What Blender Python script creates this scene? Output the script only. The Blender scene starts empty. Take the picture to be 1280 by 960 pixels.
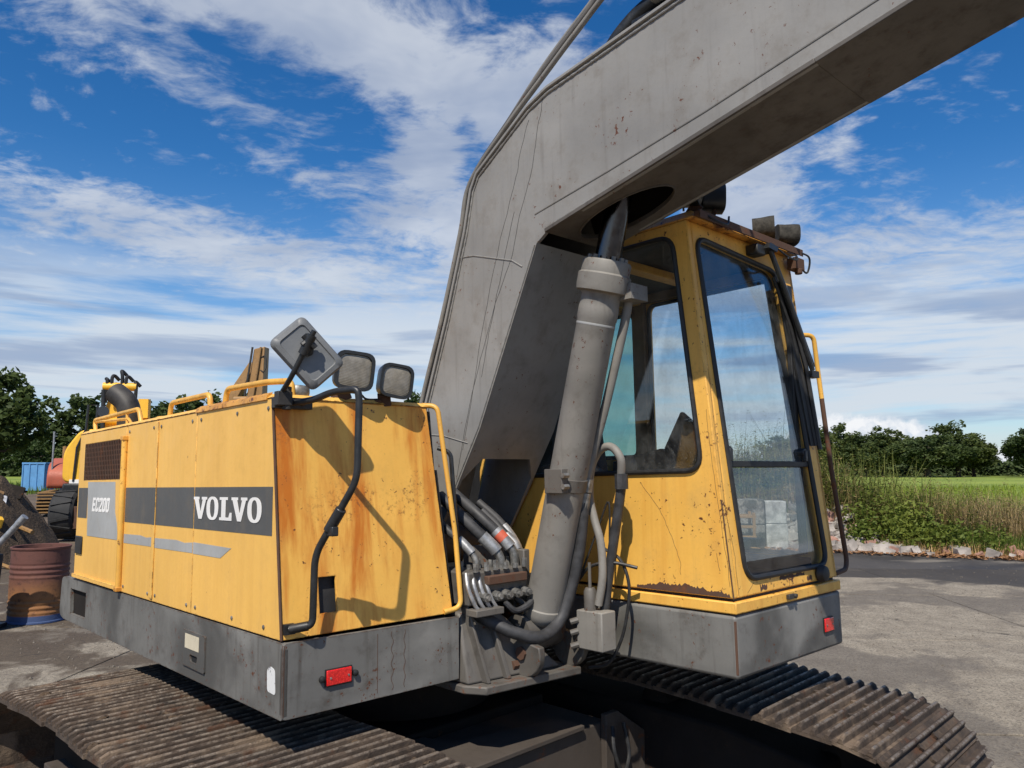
import bpy, bmesh, math, random
from mathutils import Vector, Matrix, noise
R_ = math.radians
random.seed(7)
SC = bpy.context.scene
COL = SC.collection

# ------------------------------------------------------------------ camera
CAM_H = 1.9
cam_d = bpy.data.cameras.new('camera'); cam = bpy.data.objects.new('camera', cam_d); COL.objects.link(cam)
cam.location = (0, 0, CAM_H); cam.rotation_euler = (R_(90 + 6.11), 0, 0)
cam_d.sensor_width = 36; cam_d.lens = 36 * 962 / 1280
cam_d.clip_start = .05; cam_d.clip_end = 6000
SC.camera = cam

# ------------------------------------------------------------------ sun, sky, exposure
SUN_DIR = Vector((-.151, -.588, .795)).normalized()          # towards the sun
SUN_EL = math.asin(SUN_DIR.z); SUN_AZ = math.atan2(SUN_DIR.x, SUN_DIR.y)
sd = bpy.data.lights.new('sun', 'SUN'); so = bpy.data.objects.new('sun', sd); COL.objects.link(so)
sd.energy = 5.0; sd.angle = R_(.53); sd.color = (1, .93, .82)
so.rotation_euler = (-SUN_DIR).to_track_quat('-Z', 'Y').to_euler()
so.location = SUN_DIR * 60
SC.view_settings.view_transform = 'Standard'; SC.view_settings.look = 'None'
SC.view_settings.exposure = .15; SC.view_settings.gamma = 1; SC.view_settings.use_curve_mapping = False


class NT:
    """short hand for building node trees"""
    def __init__(s, tree): s.t = tree; s.n = tree.nodes; s.l = tree.links
    def new(s, typ, ins=None, **kw):
        nd = s.n.new(typ)
        for k, v in kw.items(): setattr(nd, k, v)
        for k, v in (ins or {}).items(): s.put(nd.inputs[k], v)
        return nd
    def put(s, sock, v):
        if isinstance(v, bpy.types.NodeSocket): s.l.new(v, sock)
        else: sock.default_value = v
    def math(s, op, a, b=0.0, c=0.0, clamp=False):
        nd = s.n.new('ShaderNodeMath'); nd.operation = op; nd.use_clamp = clamp
        for i, v in enumerate((a, b, c)): s.put(nd.inputs[i], v)
        return nd.outputs[0]
    def vmath(s, op, a, b=(0, 0, 0), scale=None):
        nd = s.n.new('ShaderNodeVectorMath'); nd.operation = op
        s.put(nd.inputs[0], a); s.put(nd.inputs[1], b)
        if scale is not None: s.put(nd.inputs['Scale'], scale)
        return nd.outputs['Value' if op in ('DOT_PRODUCT', 'LENGTH', 'DISTANCE') else 'Vector']
    def mix(s, f, a, b, blend='MIX'):
        nd = s.n.new('ShaderNodeMix'); nd.data_type = 'RGBA'; nd.blend_type = blend
        s.put(nd.inputs[0], f); s.put(nd.inputs[6], a if not isinstance(a, tuple) else tuple(a) + (1,) * (4 - len(a)))
        s.put(nd.inputs[7], b if not isinstance(b, tuple) else tuple(b) + (1,) * (4 - len(b)))
        return nd.outputs[2]
    def noise(s, vec, scale, detail=4, rough=.55, dist=0.0, out='Fac', lac=2.0):
        nd = s.new('ShaderNodeTexNoise', {'Vector': vec, 'Scale': scale, 'Detail': detail, 'Roughness': rough, 'Distortion': dist, 'Lacunarity': lac})
        return nd.outputs[out]
    def ramp(s, f, a, b, lo=0.0, hi=1.0, smooth=True):
        nd = s.n.new('ShaderNodeMapRange'); nd.interpolation_type = 'SMOOTHSTEP' if smooth else 'LINEAR'
        for i, v in enumerate((f, a, b, lo, hi)): s.put(nd.inputs[i], v)
        return nd.outputs[0]
    def mapv(s, vec, scale=(1, 1, 1), loc=(0, 0, 0), rot=(0, 0, 0)):
        return s.new('ShaderNodeMapping', {'Vector': vec, 'Scale': scale, 'Location': loc, 'Rotation': rot}).outputs[0]


def build_world():
    w = bpy.data.worlds.new('World'); SC.world = w; w.use_nodes = True
    w.cycles.sampling_method = 'MANUAL'; w.cycles.sample_map_resolution = 512
    N = NT(w.node_tree); N.n.clear()
    sky = N.new('ShaderNodeTexSky', sky_type='NISHITA', sun_disc=False)
    sky.sun_elevation = SUN_EL; sky.sun_rotation = SUN_AZ; sky.air_density = 1.0; sky.dust_density = .3; sky.ozone_density = 3.0; sky.altitude = 0
    skyc = N.new('ShaderNodeHueSaturation', {'Color': sky.outputs[0], 'Saturation': 1.34, 'Value': .96}).outputs[0]
    skyc = N.new('ShaderNodeGamma', {'Color': N.vmath('SCALE', skyc, scale=.124), 'Gamma': 1.14}).outputs[0]
    d = N.vmath('NORMALIZE', N.new('ShaderNodeTexCoord').outputs['Generated'])
    x, y, z = N.new('ShaderNodeSeparateXYZ', {0: d}).outputs
    az = N.math('ARCTAN2', x, y); el = N.math('ARCSINE', z)
    ae = N.new('ShaderNodeCombineXYZ', {0: az, 1: el, 2: 0.0}).outputs[0]
    den = N.math('ADD', N.math('MAXIMUM', z, 0.0), .16)
    p = N.new('ShaderNodeCombineXYZ', {0: N.math('DIVIDE', x, den), 1: N.math('DIVIDE', y, den), 2: 0.0}).outputs[0]
    warp = N.vmath('SCALE', N.vmath('SUBTRACT', N.noise(p, 1.6, 3, .55, out='Color'), (.5, .5, .5)), scale=.30)
    pw = N.vmath('ADD', p, warp)
    med = N.noise(N.mapv(pw, (4.6, 5.6, 1), (7.3, 1.2, 0), (0, 0, R_(-20))), 1.0, 7, .60)
    fin = N.noise(N.mapv(pw, (15, 19, 1), (4.4, 2.0, 0), (0, 0, R_(-20))), 1.0, 5, .62)
    base = N.noise(N.mapv(p, (.8, .8, 1), (2.0, 5.0, 0)), 1.0, 2, .5)

    def blob(a_, e_, rx, ry, rot=0.0):
        """a soft patch of cloud centred on a direction (azimuth, elevation in degrees)"""
        c, s_ = math.cos(R_(rot)), math.sin(R_(rot))
        u = N.math('SUBTRACT', az, R_(a_)); v = N.math('SUBTRACT', el, R_(e_))
        uu = N.math('ADD', N.math('MULTIPLY', u, c / R_(rx)), N.math('MULTIPLY', v, s_ / R_(rx))); vv = N.math('SUBTRACT', N.math('MULTIPLY', v, c / R_(ry)), N.math('MULTIPLY', u, s_ / R_(ry)))
        q = N.math('ADD', N.math('MULTIPLY', uu, uu), N.math('MULTIPLY', vv, vv))
        return N.math('POWER', 2.718, N.math('MULTIPLY', q, -1))

    cover = N.math('MULTIPLY', base, .30)
    for b, k in ((blob(-20, 31.5, 20, 3.6, -8), .62), (blob(-33, 30, 9, 4, 0), .40), (blob(-7, 27.5, 10, 2.6, -18), .46), (blob(-2.5, 17.0, 8, 3.8, -10), .58), (blob(-22, 15.2, 18, 2.4, -9), .62), (blob(-6.5, 22.6, 2.4, 2.4, 0), .75), (blob(-3, 18.5, 2.5, 2, 0), .3), (blob(-.5, 25, 2, 2.4, 30), .5), (blob(-16, 20.5, 8, 1.8, -22), .26), (blob(17.5, 19.5, 4.5, 4.6, 20), .58),
                 (blob(28, 14.0, 15, 3.4, 0), .40), (blob(-18, 24.2, 9, 1.2, -14), .26), (blob(2.5, 26, 3.4, 3.4, 40), .36), (blob(30, 26, 10, 1.6, 10), .18), (blob(-29, 22, 8, 1.0, -10), .18), (blob(24, 21.5, 1.6, 1.5, 0), .36), (blob(4, 30.5, 3, 3, 0), .22)):
        cover = N.math('ADD', cover, N.math('MULTIPLY', b, k))
    dens = N.math('ADD', N.math('ADD', cover, N.math('MULTIPLY', N.math('SUBTRACT', med, .5), 1.0)), N.math('MULTIPLY', N.math('SUBTRACT', fin, .5), .85))
    alto = N.ramp(dens, .25, .74, 0, .82)
    # layered streaks towards the horizon
    st = N.noise(N.mapv(ae, (3.0, 30, 1), (.4, 2.3, 0), (0, 0, R_(-4))), 1.0, 6, .58, .3)
    stm = N.math('MULTIPLY', N.ramp(el, R_(.5), R_(4)), N.ramp(el, R_(17), R_(9)))
    white = N.math('MULTIPLY', N.ramp(st, .30, .56), N.math('MULTIPLY', stm, .92))
    grey = N.math('MULTIPLY', N.ramp(N.noise(N.mapv(ae, (2.4, 26, 1), (4.4, 9.3, 0), (0, 0, R_(3))), 1.0, 5, .55, .3), .50, .64), N.math('MULTIPLY', stm, .72))
    veil = N.ramp(el, R_(22), R_(1), 0, .50)
    # cumulus heads low over the fields
    cw = N.vmath('ADD', ae, N.vmath('SCALE', N.vmath('SUBTRACT', N.noise(ae, 34, 5, .6, out='Color'), (.5, .5, .5)), scale=.040))
    cs = N.new('ShaderNodeSeparateXYZ', {0: cw})
    hgt = N.math('ADD', .018, N.math('MULTIPLY', N.math('SUBTRACT', N.noise(N.mapv(ae, (1, 0, 0), (.63, 0, 0)), 5.0, 2, .5), .5), .12))
    for b in (blob(21.5, 2, 2.6, 40), blob(25.5, 1, 3.0, 40)): hgt = N.math('ADD', hgt, N.math('MULTIPLY', b, .040))
    cum = N.math('MULTIPLY', N.ramp(N.math('SUBTRACT', hgt, cs.outputs[1]), -.002, .008), N.ramp(el, R_(-1), R_(0)))
    shade = N.ramp(N.noise(N.mapv(pw, (1.6, 2.2, 1), (9, 3, 0)), 1.0, 5, .6), .30, .70)
    ccol = N.mix(shade, (.34, .40, .52), (.62, .655, .71))
    col = N.mix(veil, skyc, (.30, .45, .70))
    col = N.mix(alto, col, ccol)
    col = N.mix(white, col, (.60, .655, .72))
    col = N.mix(grey, col, (.235, .325, .50))
    lump = N.ramp(N.noise(cw, 30, 5, .6), .35, .65)
    col = N.mix(N.math('MULTIPLY', cum, .95), col, N.mix(lump, (.55, .62, .72), (.84, .85, .87)))
    bg = N.new('ShaderNodeBackground', {'Color': col, 'Strength': 1.0})
    N.l.new(bg.outputs[0], N.new('ShaderNodeOutputWorld').inputs[0])


build_world()

# ------------------------------------------------------------------ materials
MATS = {}


def new_mat(name):
    m = bpy.data.materials.new(name); m.use_nodes = True
    N = NT(m.node_tree); N.n.clear()
    out = N.new('ShaderNodeOutputMaterial'); b = N.new('ShaderNodeBsdfPrincipled'); N.l.new(b.outputs[0], out.inputs[0])
    MATS[name] = m
    return m, N, b, out


def bump(N, b, h, strength=.3, dist=.01):
    bn = N.new('ShaderNodeBump', {'Height': h, 'Strength': strength, 'Distance': dist}); N.l.new(bn.outputs[0], b.inputs['Normal'])


EDGE = {'yellow_side': 1.0, 'yellow_front': 1.0, 'yellow_cab': 1.0, 'grey_frame': 1.0, 'yellow_rail': 0.0}


def paint(name, base, rust=.0, chips=.5, streak=.0, dirt=.25, rough=.45, rustcol=(.10, .032, .012), dirtcol=(.10, .085, .065), streakcol=(.33, .11, .015), fade=.12, metallic=0.0, patch=0.0, spec=.5, swidth=17):
    """weathered machine paint: faded, dirty, chipped down to rust"""
    m, N, b, _ = new_mat(name)
    tc = N.new('ShaderNodeTexCoord').outputs['Object']
    n1 = N.noise(tc, 1.7, 4, .6); n2 = N.noise(tc, 9, 6, .65)
    c = N.mix(N.ramp(n1, .3, .75), tuple(v * (1 - fade) for v in base), tuple(min(1, v * (1 + fade * .6) + fade * .05) for v in base))
    fine = N.noise(tc, 70, 3, .6)
    c = N.mix(N.math('MULTIPLY', N.ramp(fine, .45, .8), .12), c, tuple(v * .55 for v in base))
    if streak:
        sv = N.noise(N.mapv(tc, (swidth, swidth, .6)), 1.0, 5, .62, .3)
        area = N.ramp(N.noise(N.mapv(tc, (3.0, 3.0, .7), (2.2, 0, .3)), 1.0, 3, .5), .33, .58)
        c = N.mix(N.math('MULTIPLY', N.math('MULTIPLY', N.ramp(sv, .40, .66), area), min(streak, 1.0)), c, streakcol)
        sp = N.noise(tc, 55, 4, .7); area2 = N.ramp(N.noise(tc, 3.3, 3, .5), .48, .72)
        c = N.mix(N.math('MULTIPLY', N.math('MULTIPLY', N.ramp(sp, .50, .68), area2), min(1, streak * .9)), c, (.20, .07, .016))
    c = N.mix(N.math('MULTIPLY', N.ramp(n2, .46, .78), dirt), c, dirtcol)
    dz = N.noise(N.mapv(tc, (24, 24, 1.6)), 1.0, 4, .6)
    c = N.mix(N.math('MULTIPLY', N.ramp(dz, .52, .80), dirt * .8), c, tuple(v * .8 for v in dirtcol))
    if patch:
        pn = N.noise(N.mapv(tc, (1.6, 1.6, 2.4), (5, 1, 3)), 1.0, 3, .5, .6)
        c = N.mix(N.math('MULTIPLY', N.ramp(pn, .44, .66), patch), c, tuple(v * .45 for v in base))
        pn2 = N.noise(N.mapv(tc, (1.1, 1.1, 1.9), (1, 7, 2)), 1.0, 4, .55, .4)
        c = N.mix(N.math('MULTIPLY', N.ramp(pn2, .52, .72), patch * .8), c, tuple(min(1, v * 1.65) for v in base))
    ch = N.noise(tc, 34, 5, .72); cl = N.noise(tc, 4.5, 3, .55)
    chm = N.math('MULTIPLY', N.ramp(N.math('ADD', ch, N.math('MULTIPLY', cl, .35)), .90 - chips * .06, .93 - chips * .06), 1.0)
    c = N.mix(chm, c, rustcol)
    if EDGE.get(name):
        bv = N.new('ShaderNodeBevel', {'Radius': .011}, samples=4); gn = N.new('ShaderNodeNewGeometry').outputs['Normal']
        e = N.ramp(N.math('SUBTRACT', 1.0, N.vmath('DOT_PRODUCT', bv.outputs[0], gn)), .015, .10)
        em = N.math('MULTIPLY', e, N.ramp(N.noise(tc, 21, 5, .7), .43, .58))
        c = N.mix(N.math('MULTIPLY', em, .9), c, (.075, .034, .016))
    vs = N.noise(N.mapv(tc, (90, 90, 7), (.3, 2, 5), (R_(18), R_(9), 0)), 1.0, 3, .7)
    scr = N.math('MULTIPLY', N.ramp(vs, .735, .765), N.ramp(cl, .45, .6))
    c = N.mix(N.math('MULTIPLY', scr, min(1, chips)), c, (.03, .022, .018))
    if rust:
        rn = N.noise(tc, 6, 7, .72, .4)
        rm = N.ramp(rn, .66 - rust * .26, .74 - rust * .22)
        rc = N.mix(N.noise(tc, 40, 4, .7), (.045, .018, .010), (.20, .075, .025))
        c = N.mix(rm, c, rc)
        rr = N.mix(rm, (rough,) * 3, (.85,) * 3)
        N.l.new(rr, b.inputs['Roughness'])
    else:
        N.put(b.inputs['Roughness'], N.ramp(n2, .3, .8, rough, min(1, rough + .25)))
    N.put(b.inputs['Base Color'], c); b.inputs['Metallic'].default_value = metallic; b.inputs['Specular IOR Level'].default_value = spec
    hh = N.math('ADD', N.math('MULTIPLY', N.noise(tc, 2.2, 3, .5), .6), N.math('MULTIPLY', ch, .12))
    bump(N, b, hh, .22, .02)
    return m


def simple(name, col, rough=.6, metallic=0.0, var=.25, scale=12, bumpk=.15, spec=.5):
    m, N, b, _ = new_mat(name)
    tc = N.new('ShaderNodeTexCoord').outputs['Object']
    n = N.noise(tc, scale, 6, .65)
    N.put(b.inputs['Base Color'], N.mix(N.ramp(n, .3, .75), tuple(v * (1 - var) for v in col), tuple(min(1, v * (1 + var)) for v in col)))
    N.put(b.inputs['Roughness'], N.ramp(n, .3, .8, max(.02, rough - .08), min(1, rough + .12)))
    b.inputs['Metallic'].default_value = metallic
    b.inputs['Specular IOR Level'].default_value = spec
    if bumpk: bump(N, b, N.noise(tc, scale * 3, 4, .6), bumpk, .006)
    return m


YEL = (.83, .475, .105)
paint('yellow_side', YEL, chips=.25, dirt=.12, streak=.10, fade=.07, rough=.42)
paint('yellow_front', (.84, .46, .085), chips=1.2, dirt=.10, streak=1.25, fade=.10, rough=.42, streakcol=(.52, .150, .008), swidth=9)
paint('yellow_cab', (.82, .455, .085), chips=1.5, dirt=.15, streak=.30, fade=.08, rough=.42, streakcol=(.55, .2, .02))
paint('yellow_rusty', (.66, .32, .05), chips=2.2, dirt=.35, streak=.5, rust=.42, fade=.15)
paint('yellow_rail', (.74, .41, .07), chips=1.6, dirt=.25, streak=.3, rust=.10)
paint('rust_edge', (.085, .040, .022), chips=2, dirt=.4, rust=.35, rough=.85)
paint('grey_frame', (.160, .156, .143), chips=1.6, dirt=.75, rough=.46, patch=.95, dirtcol=(.060, .050, .040), fade=.16)
paint('grey_boom', (.250, .240, .221), chips=1.1, dirt=.45, rough=.52, patch=.20, dirtcol=(.125, .105, .085), fade=.10)
paint('grey_steel', (.112, .102, .089), chips=1.4, dirt=.75, rough=.6, rust=.22, dirtcol=(.045, .036, .028), patch=.4)
paint('grey_cylinder', (.225, .212, .188), chips=1.3, dirt=.5, rough=.55, dirtcol=(.085, .07, .054), patch=.35)
paint('stripe_grey', (.085, .085, .082), chips=.2, dirt=.35, rough=.5, dirtcol=(.17, .14, .10), fade=.1)
paint('decal_silver', (.36, .365, .355), chips=.5, dirt=.25, rough=.42, dirtcol=(.22, .18, .12), fade=.14)
paint('decal_white', (.82, .80, .76), chips=.2, dirt=.08, rough=.45)
paint('sticker_white', (.74, .74, .72), chips=2.4, dirt=.2, rough=.5, rustcol=(.2, .2, .2))
paint('sticker_cream', (.62, .55, .40), chips=1.2, dirt=.3, rough=.5)
paint('under_steel', (.020, .017, .015), chips=.5, dirt=.5, rough=.9, dirtcol=(.034, .026, .020), rust=.1, spec=.08)
paint('boom_grime_shade', (.105, .092, .078), chips=.6, dirt=.7, rough=.6, patch=.5, dirtcol=(.045, .034, .026), fade=.15)  # streaky grime, with the underside's shade also painted into the boom grey
paint('beam_steel', (.062, .049, .039), chips=.6, dirt=.7, rough=.85, dirtcol=(.040, .030, .022), rust=.15, patch=.4)
paint('red_paint', (.55, .10, .05), chips=.6, dirt=.3, streak=.2)
paint('blue_paint', (.10, .28, .52), chips=.5, dirt=.25)
paint('far_yellow', (.80, .44, .03), chips=.5, dirt=.15)
paint('far_orange', (.42, .10, .05), chips=.5, dirt=.3)
paint('far_brown', (.30, .17, .06), chips=1.5, dirt=.4, rust=.2)
simple('black_paint', (.018, .019, .020), .42, var=.3, scale=20)
simple('black_rubber', (.016, .016, .016), .55, var=.35, scale=25)
simple('hose_rubber', (.040, .040, .042), .62, var=.45, scale=14)
simple('mirror_plastic', (.155, .160, .162), .5, var=.14, scale=9)
simple('chrome_dark', (.10, .10, .105), .2, 1.0, var=.1, scale=30, bumpk=.03)
simple('zinc', (.24, .235, .22), .5, .6, var=.45, scale=30)
simple('galvanised', (.34, .345, .35), .48, .55, var=.3, scale=20)
simple('black_dusty', (.045, .042, .036), .75, var=.6, scale=28, bumpk=.3, spec=.2)
simple('dark_hole', (.006, .006, .006), .9, var=.2, bumpk=0)
simple('interior_dark', (.020, .020, .021), .7, var=.3)
simple('interior_tan', (.16, .10, .045), .75, var=.25)
simple('exhaust_black', (.040, .037, .034), .6, .2, var=.4, scale=10)
simple('tyre_rubber', (.022, .022, .022), .8, var=.4, scale=10, bumpk=.3)
simple('brick_red', (.36, .20, .15), .85, var=.35, scale=7, bumpk=.4)
simple('rubble_pale', (.33, .295, .26), .9, var=.35, scale=6, bumpk=.5)
simple('pale_concrete', (.42, .40, .36), .9, var=.45, scale=5, bumpk=.4)
simple('grit', (.17, .145, .115), .9, var=.4, scale=3, bumpk=0)
simple('bark', (.050, .038, .028), .9, var=.4, scale=8, bumpk=.5)
simple('scrap_pale', (.5, .5, .5), .5, .2, var=.4, scale=8)


def lens_mat():
    m, N, b, _ = new_mat('lamp_lens')
    tc = N.new('ShaderNodeTexCoord').outputs['Object']
    s = N.new('ShaderNodeSeparateXYZ', {0: tc}).outputs
    wv = N.math('SINE', N.math('MULTIPLY', N.math('ADD', s[2], N.math('MULTIPLY', s[0], .18)), 980))
    n = N.noise(tc, 30, 4, .6)
    N.put(b.inputs['Base Color'], N.mix(N.ramp(n, .3, .7), (.20, .18, .145), (.30, .27, .22)))
    b.inputs['Roughness'].default_value = .18; b.inputs['Metallic'].default_value = .25
    bump(N, b, wv, .30, .0010)


lens_mat()


def red_lens():
    m, N, b, _ = new_mat('red_reflector')
    tc = N.new('ShaderNodeTexCoord').outputs['Object']
    v = N.new('ShaderNodeTexVoronoi', {'Vector': tc, 'Scale': 160.0}).outputs['Distance']
    N.put(b.inputs['Base Color'], N.mix(N.ramp(v, .1, .7), (.85, .025, .02), (.55, .008, .01)))
    b.inputs['Roughness'].default_value = .18; b.inputs['Coat Weight'].default_value = .6
    bump(N, b, v, .3, .001)


red_lens()


def glass(name, tint=(.93, .95, .95), dirt=.10, dirtcol=(.42, .42, .40), bottom=None):
    m, N, b, out = new_mat(name)
    N.n.remove(b)
    tc = N.new('ShaderNodeTexCoord').outputs['Object']
    tr = N.new('ShaderNodeBsdfTransparent', {'Color': tuple(tint) + (1,)})
    gl = N.new('ShaderNodeBsdfGlossy', {'Color': (.9, .93, .95, 1), 'Roughness': .015})
    fr = N.new('ShaderNodeLayerWeight', {'Blend': .5}); fk = N.math('ADD', .055, N.math('MULTIPLY', N.math('POWER', fr.outputs['Facing'], 4.0), .8))
    mx = N.new('ShaderNodeMixShader', {0: fk, 1: tr.outputs[0], 2: gl.outputs[0]})
    df = N.new('ShaderNodeBsdfDiffuse', {'Color': tuple(dirtcol) + (1,)})
    n = N.noise(tc, 5, 6, .65); sp = N.noise(tc, 130, 2, .5)
    dz = N.noise(N.mapv(tc, (30, 30, 2.0)), 1.0, 4, .6)
    k = N.math('ADD', N.math('MULTIPLY', N.ramp(n, .35, .75), dirt), N.math('MULTIPLY', N.ramp(sp, .68, .74), .28))
    k = N.math('ADD', k, N.math('MULTIPLY', N.ramp(dz, .55, .8), dirt * .7), clamp=True)
    mx2 = N.new('ShaderNodeMixShader', {0: k, 1: mx.outputs[0], 2: df.outputs[0]})
    N.l.new(mx2.outputs[0], out.inputs[0])


glass('cab_glass', dirt=.10)
glass('cab_glass_low', dirt=.08, dirtcol=(.30, .29, .27))
glass('cab_glass_green', tint=(.55, .74, .72), dirt=.08, dirtcol=(.25, .35, .33))


def track_mat():
    m, N, b, _ = new_mat('track_steel')
    tc = N.new('ShaderNodeTexCoord').outputs['Object']; geo = N.new('ShaderNodeNewGeometry')
    rnd = N.new('ShaderNodeObjectInfo').outputs['Random']
    tv = N.vmath('ADD', tc, N.vmath('SCALE', N.new('ShaderNodeCombineXYZ', {0: rnd, 1: rnd, 2: rnd}).outputs[0], scale=37.0))
    n = N.noise(tv, 7, 6, .68); n2 = N.noise(tv, 38, 5, .7)
    c = N.mix(N.ramp(n, .32, .68), (.024, .018, .0135), (.092, .066, .047))
    c = N.mix(N.math('MULTIPLY', rnd, .45), c, (.050, .030, .018))
    c = N.mix(N.math('MULTIPLY', N.ramp(n2, .5, .75), .55), c, (.135, .092, .060))
    s = N.new('ShaderNodeSeparateXYZ', {0: tc}).outputs
    tip = N.math('MULTIPLY', N.ramp(s[2], .024, .031), N.ramp(N.noise(tv, 22, 4, .7), .40, .62))
    c = N.mix(N.math('MULTIPLY', tip, .8), c, (.30, .25, .20))
    clump = N.ramp(N.noise(tv, 3.4, 5, .62), .54, .66)
    c = N.mix(N.math('MULTIPLY', clump, .75), c, (.20, .145, .098))
    c = N.mix(N.math('MULTIPLY', N.ramp(N.noise(tv, 5.2, 5, .65), .56, .66), .8), c, (.075, .030, .012))
    N.put(b.inputs['Base Color'], c); N.put(b.inputs['Roughness'], N.mix(tip, (.85,) * 3, (.42,) * 3))
    N.put(b.inputs['Metallic'], N.math('MULTIPLY', tip, .6))
    bump(N, b, N.math('ADD', n2, n), .7, .012)


track_mat()


def drum_mat():
    m, N, b, _ = new_mat('drum_rust')
    tc = N.new('ShaderNodeTexCoord').outputs['Object']; s = N.new('ShaderNodeSeparateXYZ', {0: tc}).outputs
    n = N.noise(tc, 4, 6, .65); nz = N.math('ADD', s[2], N.math('MULTIPLY', N.math('SUBTRACT', n, .5), .25))
    c = N.mix(N.ramp(nz, .28, .62), (.26, .115, .040), (.125, .050, .038))
    c = N.mix(N.math('MULTIPLY', N.ramp(N.noise(tc, 13, 6, .7), .5, .7), .7), c, (.06, .028, .02))
    c = N.mix(N.ramp(s[2], .105, .085), c, (.045, .075, .17))
    N.put(b.inputs['Base Color'], c); b.inputs['Roughness'].default_value = .8
    bump(N, b, N.noise(tc, 30, 5, .7), .3, .008)


drum_mat()


def ground_mats():
    # concrete slab
    m, N, b, _ = new_mat('concrete')
    pos = N.new('ShaderNodeNewGeometry').outputs['Position']
    px, py, pz = N.new('ShaderNodeSeparateXYZ', {0: pos}).outputs
    n = N.noise(N.mapv(pos, (1, 1, 1), (5.3, 2.2, 0)), .42, 5, .62, .4); n2 = N.noise(pos, 3.2, 7, .7); n3 = N.noise(pos, 48, 4, .7); n4 = N.noise(pos, 110, 3, .6)
    c = N.mix(N.ramp(n2, .30, .72), (.235, .198, .150), (.375, .325, .250))
    c = N.mix(N.math('MULTIPLY', N.ramp(n3, .46, .62), .75), c, (.10, .085, .066))
    c = N.mix(N.math('MULTIPLY', N.ramp(n4, .56, .66), .8), c, (.43, .385, .31))
    stain = N.ramp(n, .49, .56)
    c = N.mix(N.math('MULTIPLY', stain, .5), c, (.085, .070, .056))
    # tarred strip along the far side, with a ragged edge
    tl = N.math('ADD', N.math('ADD', py, N.math('MULTIPLY', px, .475)), N.math('MULTIPLY', N.math('SUBTRACT', N.noise(N.mapv(pos, (.25, .5, 1)), 1.0, 5, .6, .5), .5), 9.0))
    tar = N.ramp(tl, 15.2, 15.9)
    c = N.mix(N.math('MULTIPLY', tar, .9), c, N.mix(N.ramp(n3, .4, .7), (.036, .032, .029), (.075, .066, .058)))
    # trampled brown dirt on the left
    dirt = N.math('MULTIPLY', N.ramp(N.math('ADD', N.noise(pos, .8, 6, .65, .4), N.ramp(px, -1.5, -7.5, 0, .16)), .50, .60), N.ramp(px, .5, -2.0))
    c = N.mix(N.math('MULTIPLY', dirt, .9), c, N.mix(N.ramp(n3, .35, .7), (.050, .036, .025), (.13, .098, .068)))
    vo = N.new('ShaderNodeTexVoronoi', {'Vector': N.vmath('ADD', pos, N.vmath('SCALE', N.noise(pos, 1.2, 5, .6, out='Color'), scale=.9)), 'Scale': .16}, feature='DISTANCE_TO_EDGE').outputs['Distance']
    crack = N.math('MULTIPLY', N.ramp(vo, .0035, .0008), N.ramp(N.noise(pos, .7, 3, .5), .42, .52))
    c = N.mix(N.math('MULTIPLY', crack, .85), c, (.03, .027, .024))
    N.put(b.inputs['Base Color'], c); N.put(b.inputs['Roughness'], N.mix(N.math('MAXIMUM', stain, tar), (.92,) * 3, (.68,) * 3))
    b.inputs['Specular IOR Level'].default_value = .3
    bump(N, b, N.math('SUBTRACT', N.math('ADD', N.math('ADD', n3, n4), n2), crack), .7, .02)
    # asphalt
    m, N, b, _ = new_mat('asphalt')
    pos = N.new('ShaderNodeNewGeometry').outputs['Position']
    n = N.noise(pos, .5, 5, .6, .4); n3 = N.noise(pos, 60, 3, .6); n2 = N.noise(pos, 4, 6, .65)
    c = N.mix(N.ramp(n, .35, .65), (.034, .031, .029), (.062, .056, .051))
    c = N.mix(N.math('MULTIPLY', N.ramp(n2, .5, .75), .5), c, (.10, .088, .075))
    c = N.mix(N.math('MULTIPLY', N.ramp(n3, .5, .75), .3), c, (.14, .128, .11))
    dust = N.ramp(N.noise(N.mapv(pos, (.26, .55, 1), (3, 1, 0)), 1.0, 5, .6, .5), .52, .62)
    c = N.mix(N.math('MULTIPLY', dust, .8), c, (.20, .175, .14))
    N.put(b.inputs['Base Color'], c); N.put(b.inputs['Roughness'], N.ramp(n, .35, .65, .55, .85))
    bump(N, b, N.math('ADD', n3, n2), .5, .015)
    # soil / rough land
    m, N, b, _ = new_mat('soil')
    pos = N.new('ShaderNodeNewGeometry').outputs['Position']
    n = N.noise(pos, 1.1, 7, .68); n3 = N.noise(pos, 24, 4, .65)
    c = N.mix(N.ramp(n, .3, .7), (.055, .040, .028), (.17, .125, .085))
    c = N.mix(N.math('MULTIPLY', N.ramp(n3, .5, .72), .5), c, (.24, .19, .14))
    N.put(b.inputs['Base Color'], c); b.inputs['Roughness'].default_value = .95
    bump(N, b, N.math('ADD', n3, n), .8, .05)
    # crop field
    m, N, b, _ = new_mat('field_green')
    pos = N.new('ShaderNodeNewGeometry').outputs['Position']
    n = N.noise(pos, .05, 5, .6); n2 = N.noise(N.mapv(pos, (.9, .25, 1)), 1.0, 6, .7)
    c = N.mix(N.ramp(n2, .3, .7), (.11, .165, .020), (.21, .27, .032))
    c = N.mix(N.math('MULTIPLY', N.ramp(n, .4, .65), .5), c, (.30, .35, .05))
    N.put(b.inputs['Base Color'], c); b.inputs['Roughness'].default_value = .95
    bump(N, b, n2, .8, .3)


ground_mats()


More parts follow.
